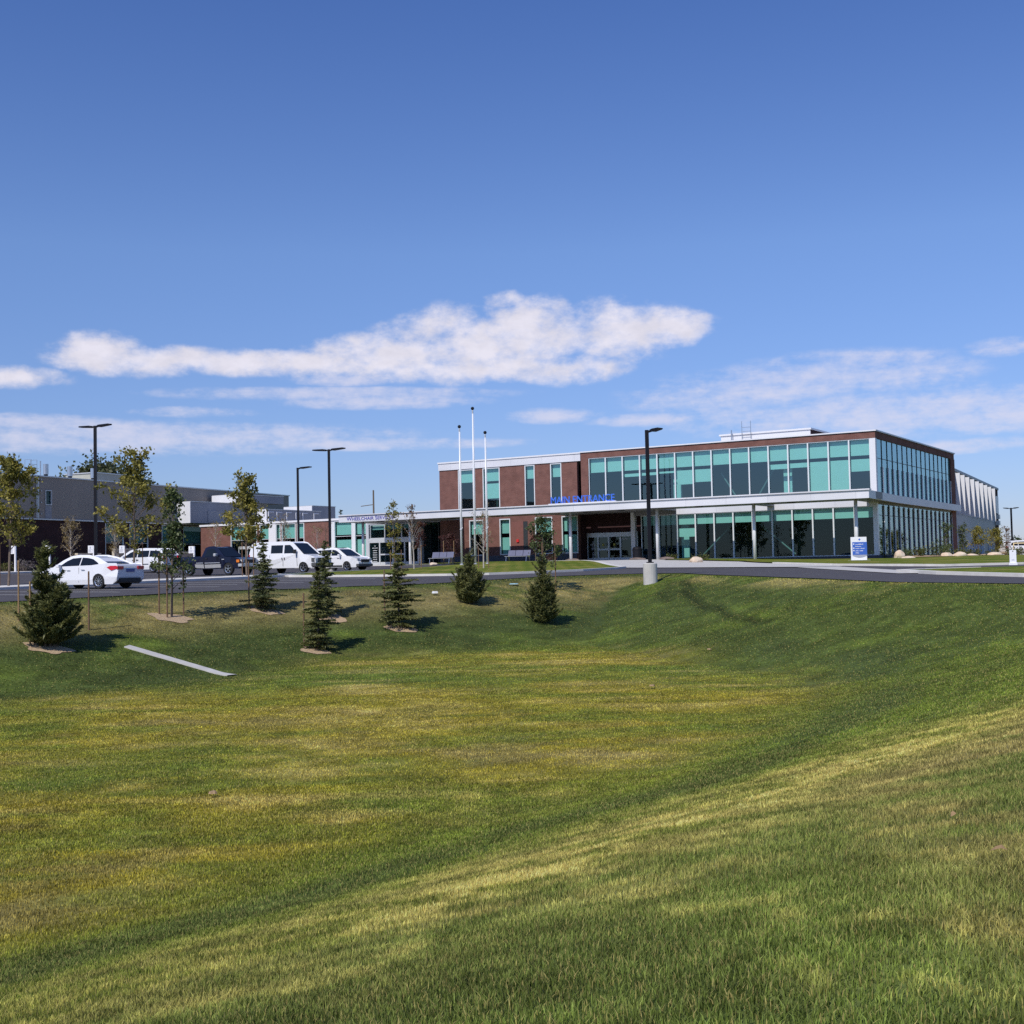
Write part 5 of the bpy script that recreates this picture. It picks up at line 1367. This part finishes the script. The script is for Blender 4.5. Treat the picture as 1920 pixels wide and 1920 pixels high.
def broadleaf(name, label, X, Y, H, lo, rad, m, n_leaf, seed, leaf=.09, bark=None, tr=.045, nb=26, rise=1.0, prof=None, lean=(0, 0), group=None, cat='tree', spread=.125, z0=None, multi=1, bare=0):
    rng = np.random.default_rng(seed); g = ground(X, Y) if z0 is None else z0
    root = thing(name, label, cat, (X, Y, g), 0, group)
    prof = prof or (lambda t: math.sin(math.pi * min(1, .22 + t * .80)) ** .8)
    tb = MB(); pts = []; K = 9
    for i in range(K):
        f = i / (K - 1); pts.append(Vector((lean[0] * f + rng.normal() * .015 * H * f * .4, lean[1] * f + rng.normal() * .015 * H * f * .4, H * .97 * f - .05)))
    tb.tube(pts, [tr * (1 - .85 * i / (K - 1)) + .006 for i in range(K)], 7)
    cl = []
    def at(z):
        q = min(max(z / (H * .97), 0), 1) * (K - 1); i = min(int(q), K - 2); return pts[i].lerp(pts[i + 1], q - i)
    for k in range(nb):
        t_ = (k + rng.uniform(0, 1)) / nb; z = lo * .85 + (H * .93 - lo * .85) * t_
        a = k * 2.399 + rng.uniform(-.5, .5); L = rad * prof(t_) * rng.choice((.5, .8, 1.0, 1.35), p=(.25, .3, .3, .15)) * rng.uniform(.85, 1.15)
        p0 = at(z); out = Vector((math.cos(a), math.sin(a), 0)); ri = rise * rng.uniform(.7, 1.4)
        p1 = p0 + out * L * .5 + Vector((0, 0, L * .5 * ri)); p2 = p0 + out * L + Vector((0, 0, L * ri * .85 + rng.uniform(-.05, .1) * L))
        rb = max(.006, tr * .38 * (1 - t_ * .6)); tb.tube([p0, p1, p2], [rb, rb * .7, .004], 4, cap=False)
        for q in range(3):
            f = rng.uniform(.35, 1.0); c = p0.lerp(p1, f * 2) if f < .5 else p1.lerp(p2, f * 2 - 1)
            tw = c + Vector(rng.normal(size=3) * L * .26); tb.tube([c, tw], [rb * .45, .003], 3, cap=False)
            cl.append((tw, .8))
        cl.append((p2, 1.0)); cl.append((p1.lerp(p2, .5), .9))
    cl.append((pts[-1], .7))
    tb.build('trunk', bark or BARK, root, fix=False)
    if n_leaf:
        C0 = np.array([tuple(c[0]) for c in cl]); wt = rng.gamma(.8, 1, len(C0)) * np.array([c[1] for c in cl]); wt /= wt.sum()
        pick = rng.choice(len(C0), n_leaf, p=wt); tone0 = rng.uniform(.15, .75, len(C0))
        P = C0[pick] + rng.normal(size=(n_leaf, 3)) * np.array([spread, spread, spread * .9]) * max(.5, rad ** .5)
        v, f, t_ = leaf_cloud(P, leaf, rng, np.clip(tone0[pick] + rng.normal(size=n_leaf) * .22, 0, 1))
        o = mesh_np('crown', v, f, 4, m, tone=t_); o.parent = root
    return root

def conifer(name, label, X, Y, H, rad, m, seed, kind='spruce', dens=1.0, group=None, lobes=(), needle=.11, z0=None):
    rng = np.random.default_rng(seed); g = ground(X, Y) if z0 is None else z0
    root = thing(name, label, 'tree', (X, Y, g), 0, group)
    tb = MB(); C_, D_, T_ = [], [], []
    axes = [(0, 0, H, rad)] + list(lobes)
    for ax_, ay_, h, r in axes:
        tb.tube([(ax_ * .3, ay_ * .3, -.05), (ax_, ay_, h * .5), (ax_ + rng.normal() * .03, ay_ + rng.normal() * .03, h * .99)], [.05, .03, .006], 6)
        z = .06 * h
        while z < h * .98:
            f = z / h
            if kind == 'spruce': L0 = r * (1 - f) ** .82 * (.72 if f < .10 else 1) + .05; nbr = max(3, int(8 - 4 * f))
            else: L0 = r * ((1 - f) ** .75) * (.62 + .5 * min(1, f / .15)) + .10; nbr = max(4, int(8 - 3 * f))
            a0 = rng.uniform(0, 6.28)
            for k in range(nbr):
                a = a0 + 6.283 * k / nbr + rng.uniform(-.45, .45); L = L0 * rng.choice((.3, .6, .85, 1.1, 1.5), p=(.2, .25, .25, .2, .1)) * rng.uniform(.85, 1.15); zj = z + rng.uniform(-.16, .16) * h / 2.3
                out = np.array((math.cos(a), math.sin(a), 0)); side = np.array((-math.sin(a), math.cos(a), 0))
                n = max(3, int(L / .055 * dens))
                q = np.linspace(.12, 1, n)
                if kind == 'spruce': zz = L * (.10 * q - .42 * q ** 2 + .22 * q ** 3) + .30 * L * q * f
                else: zz = L * (.25 * q + .55 * q ** 2) * (.6 + .6 * f)
                base = np.array((ax_ * (.3 + .7 * f), ay_ * (.3 + .7 * f), zj)) + out[None] * (L * q)[:, None] + np.array((0, 0, 1))[None] * zz[:, None]
                tb.tube([(ax_ * (.3 + .7 * f), ay_ * (.3 + .7 * f), zj), tuple(base[n // 2]), tuple(base[-1])], [.012, .008, .003], 3, cap=False)
                tone = rng.uniform(.0, .55)
                for i in range(n):
                    sw = (1 - q[i]) * L * .42 + .05
                    for s in (-1, 1, 0):
                        mcount = 3
                        for j in range(mcount):
                            fr = rng.uniform(.1, 1)
                            p = base[i] + side * s * sw * fr + out * sw * fr * .6 * abs(s) + np.array((0, 0, -.10 * sw * fr if kind == 'spruce' else .25 * sw * fr))
                            dv = side * s * .8 + out * .8 + rng.normal(size=3) * .35 + np.array((0, 0, -.25 if kind == 'spruce' else .75))
                            C_.append(p + rng.normal(size=3) * .012); D_.append(dv); T_.append(tone + .35 * q[i] * fr + rng.normal() * .12)
            z += (.085 if kind == 'spruce' else .13) * h / 2.3 * rng.uniform(.8, 1.2) / max(.75, dens ** .3)
    tb.build('trunk', BARK, root, fix=False)
    C_ = np.array(C_); D_ = np.array(D_); D_ /= np.linalg.norm(D_, axis=1)[:, None]
    v, f, t_ = leaf_cloud(C_, needle, rng, np.clip(np.array(T_), 0, 1), asp=.30 if kind == 'spruce' else .24, dirs=D_)
    o = mesh_np('crown', v, f, 4, m, tone=t_); o.parent = root
    return root

def shrub(label, X, Y, r, h, m, n, seed, leaf=.09, group=None):
    rng = np.random.default_rng(seed); root = thing('shrub', label, 'shrub', (X, Y, ground(X, Y) + .1), 0, group)
    tb = MB(); cl = []
    for k in range(12):
        a = k * 2.4 + rng.uniform(-.4, .4); L = rng.uniform(.4, 1)
        p = Vector((math.cos(a) * r * L, math.sin(a) * r * L, h * rng.uniform(.45, 1) * (1.15 - .5 * L))); tb.tube([(0, 0, -.05), p * .6, p], [.014, .01, .004], 4, cap=False); cl += [p, p * .75]
    tb.build('stem', BARK, root, fix=False)
    C0 = np.array([tuple(c) for c in cl]); pick = rng.integers(0, len(C0), n); t0 = rng.uniform(.1, .7, len(C0))
    P = C0[pick] + rng.normal(size=(n, 3)) * r * .22; P[:, 2] = np.abs(P[:, 2])
    v, f, t_ = leaf_cloud(P, leaf, rng, np.clip(t0[pick] + rng.normal(size=n) * .2, 0, 1)); o = mesh_np('foliage', v, f, 4, m, tone=t_); o.parent = root
    return root

def stake(X, Y, h, lb, m=None, r=.028, tilt=0.):
    mb = MB().tube([(0, 0, -.2), (tilt, 0, h * .97), (tilt, 0, h)], [r, r, r * .75], 7)
    o = mb.build('tree_stake', m or STAKE, loc=(X, Y, ground(X, Y))); tag(o, lb, 'stake', 'wooden tree stakes'); return o

# mulch beds round the young trees of the bank (the discs are left free of grass)
for i, (X, Y, rx, ry) in enumerate(BEDS):
    ring = [(X + rx * (1 + .22 * math.sin(3 * a + i) + .1 * math.sin(7 * a + 2 * i)) * math.cos(a), Y + ry * (1 + .2 * math.cos(2 * a + i) + .1 * math.sin(5 * a)) * math.sin(a)) for a in [2 * math.pi * k / 22 for k in range(22)]]
    drape('mulch_bed', ring, .02, MULCH, .35, local=False, label='ring of tan bark mulch around a young tree on the bank', cat='mulch')

G1 = 'young conifers on the left bank'
conifer('pine_tree', 'big dense dark pine with three stakes at the left edge', -14.3, 37.82, 3.05, .46, LF['needle'], 1, 'pine', 1.5, G1, lobes=((.55, -.1, 1.75, .56), (.92, .05, 1.1, .45), (-.30, .2, 1.3, .45), (.25, -.45, 1.2, .55)), needle=.16)
conifer('spruce_tree', 'slender spruce in front of the white van, tan mulch at its foot', -9.41, 46.77, 2.45, .60, LF['needleb'], 2, 'spruce', 1.1, G1)
conifer('spruce_tree', 'lowest spruce on the left bank with one stake on its left', -6.72, 42.69, 2.75, .66, LF['needle'], 3, 'spruce', 1.15, G1)
conifer('spruce_tree', 'tall spruce in front of the white crossover, behind the lowest spruce', -7.08, 46.79, 2.8, .52, LF['needleb'], 4, 'spruce', 1.15, G1)
conifer('spruce_tree', 'broad skirted spruce with the wheelchair services doors behind it', -4.31, 46.44, 2.65, .88, LF['needle'], 5, 'spruce', 1.15, G1)
conifer('pine_tree', 'small bushy pine below the flagpoles', -1.83, 51.14, 1.95, .36, LF['needle'], 6, 'pine', 1.2, G1, lobes=((.40, .0, 1.2, .40), (-.38, .1, 1.4, .36), (.1, -.3, .9, .42)), needle=.13)
conifer('pine_tree', 'upright pine at the right end of the left bank', 1.15, 49.76, 2.55, .34, LF['needle'], 7, 'pine', 1.2, G1, lobes=((.34, .1, 1.5, .36), (-.36, -.1, 1.35, .40), (.05, -.3, 1.0, .42)), needle=.13)

G2 = 'young maples in the car park'
broadleaf('maple_tree', 'tall yellow green maple at the left edge in front of the grey metal wall', -24.4, 60.0, 6.75, 2.1, 1.15, LF['yellow'], 3600, 11, .155, tr=.06, nb=34, group=G2, rise=1.1, lean=(.25, 0))
broadleaf('maple_tree', 'maple cut off by the left edge of the picture', -28.3, 66.0, 6.3, 1.9, 1.2, LF['olive'], 3100, 12, .14, tr=.06, nb=32, group=G2, rise=1.1)
broadleaf('maple_tree', 'widest olive green maple between the white sedan and the minivan', -21.4, 70.0, 7.45, 1.9, 1.55, LF['olive'], 3900, 13, .165, tr=.065, nb=36, group=G2, rise=1.15, prof=lambda t: (.75 + .5 * math.sin(math.pi * min(1, t * 1.6)) ** 1) * (1 - .55 * t), lean=(.1, 0))
broadleaf('maple_tree', 'olive maple in front of the teal windows by the white van', -15.66, 73.0, 6.25, 1.75, 1.2, LF['olive'], 3400, 14, .165, tr=.06, nb=34, group=G2, rise=1.05, prof=lambda t: (.85 + .35 * math.sin(math.pi * min(1, t * 1.5))) * (1 - .55 * t), lean=(-.1, 0))
broadleaf('maple_tree', 'slim dark leaved tree held by three stakes on the bank', -12.06, 43.78, 4.75, 1.15, .78, LF['dark'], 2600, 15, .10, tr=.04, nb=34, rise=.8, prof=lambda t: (1 - .80 * t) * (.8 + .3 * math.sin(9 * t)), lean=(.1, 0), spread=.10)
broadleaf('maple_tree', 'small leafy tree with two stakes beside the upright pine', 1.55, 57.23, 3.55, 1.1, .62, LF['dark'], 1500, 16, .10, tr=.03, nb=26, rise=.9, lean=(-.25, 0), spread=.10)
broadleaf('young_tree', 'sparse yellowing young tree in front of the wheelchair services doors', -7.57, 80.0, 4.95, .9, .62, LF['yellow'], 700, 17, .12, tr=.045, nb=26, rise=1.0, lean=(-.12, 0), group='young trees on the entrance lawn')
broadleaf('young_tree', 'thin pale trunked tree with sparse rusty top, right of the yellowing tree', -6.61, 83.0, 4.75, 1.6, .50, LF['rust'], 420, 18, .10, bark=BARKW, tr=.045, nb=26, rise=1.9, lean=(-.15, 0), group='young trees on the entrance lawn')
broadleaf('young_tree', 'bare looking white trunked tree among the flagpoles', -1.92, 81.0, 4.2, 1.2, .75, LF['tan'], 300, 19, .09, bark=BARKW, tr=.05, nb=30, rise=1.5, group='young trees on the entrance lawn')
broadleaf('red_maple', 'small maroon tree behind the left bench', -5.2, 104.3, 2.75, 1.0, .72, LF['red'], 1500, 20, .11, tr=.03, nb=20, rise=.7, group='maroon trees by the brick wall')
broadleaf('red_maple', 'maroon tree by the dark glazing, right of the wheelchair services doors', -8.0, 106, 3.9, 1.5, .60, LF['red'], 1300, 21, .11, tr=.03, nb=22, rise=1.4, group='maroon trees by the brick wall')
broadleaf('red_maple', 'small maroon tree behind the leafy staked tree', 1.9, 104.4, 2.5, 1.0, .6, LF['red'], 900, 22, .11, tr=.03, nb=18, rise=.8, group='maroon trees by the brick wall')
def oval(t): return math.sin(math.pi * min(1, .12 + .80 * t)) ** .8
G3 = 'small thin trees by the patio and brick wing'
broadleaf('ornamental_tree', 'oval tan leaved tree against the dark brick, above the white sedan', -38.5, 108, 4.7, 1.5, .92, LF['tan'], 1300, 23, .10, bark=BARKW, tr=.05, nb=34, rise=1.5, prof=oval, group=G3)
broadleaf('ornamental_tree', 'thin tan leaved tree beside the first teal window', -35.6, 111, 4.4, 1.4, .85, LF['tan'], 900, 24, .10, bark=BARKW, tr=.05, nb=32, rise=1.5, prof=oval, group=G3)
broadleaf('ornamental_tree', 'thin nearly leafless tree in front of the brick behind the navy pickup', -29.0, 121, 4.6, 1.6, .75, LF['tan'], 380, 25, .10, bark=BARKW, tr=.045, nb=30, rise=1.6, prof=oval, group=G3)
broadleaf('ornamental_tree', 'thin pale tree in front of the teal windows above the white van', -21.3, 116, 4.9, 1.6, .6, LF['tan'], 520, 26, .10, bark=BARKW, tr=.045, nb=30, rise=1.6, prof=oval, group=G3)
broadleaf('ornamental_tree', 'thin pale bush-like tree on the brick just left of the two-headed lamp post', -17.8, 113, 3.8, 1.3, .6, LF['tan'], 260, 27, .10, bark=BARKW, tr=.04, nb=26, rise=1.4, prof=oval, group=G3)
broadleaf('ornamental_tree', 'small bare brown tree behind the white crossover', -16.3, 108, 3.9, 1.2, .55, LF['rust'], 60, 28, .09, bark=BARK, tr=.045, nb=16, rise=1.5, prof=oval, group=G3)
G4 = 'trees along the right side wall'
broadleaf('slender_tree', 'tallest thin dark tree at the right end of the glass side wall', 34.6, 99, 2.85, .3, .38, LF['dark'], 900, 29, .10, tr=.03, nb=28, rise=1.6, prof=oval, group=G4)
broadleaf('slender_tree', 'thin dark tree at the start of the finned wall', 38.1, 105, 2.8, .35, .50, LF['dark'], 1000, 30, .10, tr=.03, nb=28, rise=1.4, prof=oval, group=G4)
broadleaf('round_tree', 'round crowned olive tree left of its twin by the finned wall', 40.5, 108, 2.85, 1.0, .82, LF['olive'], 1500, 31, .11, tr=.04, nb=24, rise=.6, group=G4)
broadleaf('round_tree', 'round crowned olive tree at the far end of the finned wall', 43.6, 112, 2.75, .9, .85, LF['olive'], 1500, 32, .11, tr=.04, nb=24, rise=.6, group=G4)
broadleaf('slender_tree', 'sparse brown tree left of the distant lamp post', 45.0, 113, 2.7, .5, .45, LF['rust'], 420, 33, .10, tr=.03, nb=24, rise=1.5, prof=oval, group=G4)
broadleaf('distant_tree', 'tiny dark tree at the right edge beyond the car', 69.3, 170, 2.3, .9, .75, LF['dark'], 500, 34, .2, tr=.06, nb=16, group=G4)
G5 = 'trees far beyond the roofs'
broadleaf('background_tree', 'broad dark tree rising over the grey roof behind the tallest lamp post', -63.0, 190, 16.4, 9, 4.0, LF['far'], 9000, 35, .50, tr=.3, nb=60, rise=.7, group=G5, spread=.62)
broadleaf('background_tree', 'lower tree rising over the grey roof, left of the broad one', -69.5, 190, 14.2, 8, 2.4, LF['far'], 4200, 36, .5, tr=.25, nb=40, rise=.8, group=G5, spread=.5)
broadleaf('background_tree', 'low tree top over the grey roof right of the broad one', -57.0, 192, 13.6, 8, 3.0, LF['far'], 4600, 37, .5, tr=.25, nb=40, rise=.8, group=G5, spread=.5)
for (X, H, lb) in ((-31.2, 9.1, 'distant conifer tip over the brick wing, leftmost of three'), (-29.9, 8.6, 'distant conifer tip over the brick wing, middle of three'), (-27.7, 9.3, 'distant conifer tip right of the two-headed lamp post')):
    conifer('background_conifer', lb, X, 200, H, 1.7, LF['far'], int(abs(X) * 10), 'spruce', .35, G5, needle=.45)

# stakes
for X, Y, h, lb, m in ((-15.87, 39.82, 1.95, 'stake behind the big dark pine, leftmost of its three', STAKEL), (-14.62, 37.55, 1.95, 'thick pale stake in front of the big dark pine', STAKEL), (-13.75, 40.2, 1.9, 'dark stake right of the big dark pine', STAKE),
                    (-9.95, 46.7, 1.75, 'stake left of the slender spruce before the white van', STAKE), (-7.25, 42.85, 1.85, 'dark stake left of the lowest spruce', STAKE), (-4.95, 47.6, 1.75, 'stake left of the broad skirted spruce', STAKE),
                    (-12.5, 43.8, 2.15, 'left stake of the slim dark leaved tree', STAKE), (-12.15, 43.55, 2.1, 'middle stake of the slim dark leaved tree', STAKE), (-11.8, 44.4, 2.0, 'right stake of the slim dark leaved tree', STAKE),
                    (1.35, 57.0, 2.1, 'left stake of the leafy tree by the upright pine', STAKE), (1.95, 57.3, 2.1, 'right stake of the leafy tree by the upright pine', STAKE),
                    (-24.9, 60.2, 2.2, 'stake under the tall yellow green maple', STAKE), (-21.9, 70.1, 2.2, 'left stake of the widest maple', STAKE), (-20.95, 70.2, 2.2, 'right stake of the widest maple', STAKE),
                    (-15.95, 73.1, 2.2, 'left stake of the maple by the white van', STAKE), (-15.3, 73.2, 2.2, 'right stake of the maple by the white van', STAKE),
                    (-6.15, 83.2, 1.8, 'tan stake right of the pale trunked tree', STAKEL), (-7.9, 80.1, 1.5, 'left stake of the sparse yellowing tree', STAKE), (-7.2, 80.1, 1.5, 'right stake of the sparse yellowing tree', STAKE),
                    (-5.75, 103.2, 2.0, 'left stake of the maroon tree behind the bench', STAKEL), (-4.9, 103.2, 2.0, 'right stake of the maroon tree behind the bench', STAKEL),
                    (-2.25, 81.1, 1.6, 'left stake of the white trunked tree by the flagpoles', STAKE), (-1.6, 81.1, 1.6, 'right stake of the white trunked tree by the flagpoles', STAKE)):
    stake(X, Y, h, lb, m)
# shrubs
G6 = 'low shrubs in the planting beds'
k = 0
for X, Y, r, h, mm, n, lb in ((-40.0, 101.5, .8, .9, 'lilac', 500, 'greyish lilac shrub at the left edge by the first parking sign'), (-42.0, 102.5, .7, .8, 'scrub', 400, 'green shrub at the very left edge behind the parked row'),
                              (-37.2, 104, .6, .7, 'scrub', 350, 'low yellow green shrub left of the white sedan roof'), (-36.2, 107, .55, .7, 'scrub', 300, 'small green shrub under the oval tan tree'),
                              (28.4, 96.5, .7, .35, 'scrub', 260, 'low shrub at the foot of the glass corner'), (30.3, 96.2, .75, .75, 'dark', 500, 'dark green shrub behind the flat cream rock'), (31.8, 97.0, .6, .9, 'scrub', 450, 'upright green shrub beside the dark green one'),
                              (33.3, 96.6, .8, 1.15, 'dark', 700, 'largest dark shrub before the glass side wall'), (35.3, 97.8, .5, .6, 'scrub', 300, 'small shrub right of the thin dark tree'), (36.8, 101.5, .7, .6, 'scrub', 350, 'green shrub between the cream boulders'),
                              (38.9, 104.5, .6, .6, 'scrub', 300, 'shrub at the foot of the left round tree'), (41.5, 107.5, .6, .5, 'scrub', 280, 'low shrub between the two round trees'), (44.0, 109.5, .6, .6, 'dark', 300, 'dark shrub by the far end of the finned wall'),
                              (46.5, 114, .7, .8, 'scrub', 300, 'shrub below the distant lamp post'), (12.6, 98.2, .5, .4, 'scrub', 220, 'small plant behind the brown entrance rock'), (14.0, 93.2, .7, .35, 'scrub', 260, 'low plant right of the cream forecourt boulder'),
                              (3.2, 104.6, .5, .6, 'red', 260, 'maroon plant left of the column by the doors'), (-36.5, 97.5, .45, .35, 'scrub', 200, 'tiny green plant near the second parking sign'), (62, 168, 1.6, 1.5, 'rust', 500, 'rusty brush far off at the right edge')):
    k += 1; shrub(lb, X, Y, r, h, LF[mm], n, 100 + k, .11 if X < 60 else .3, G6)
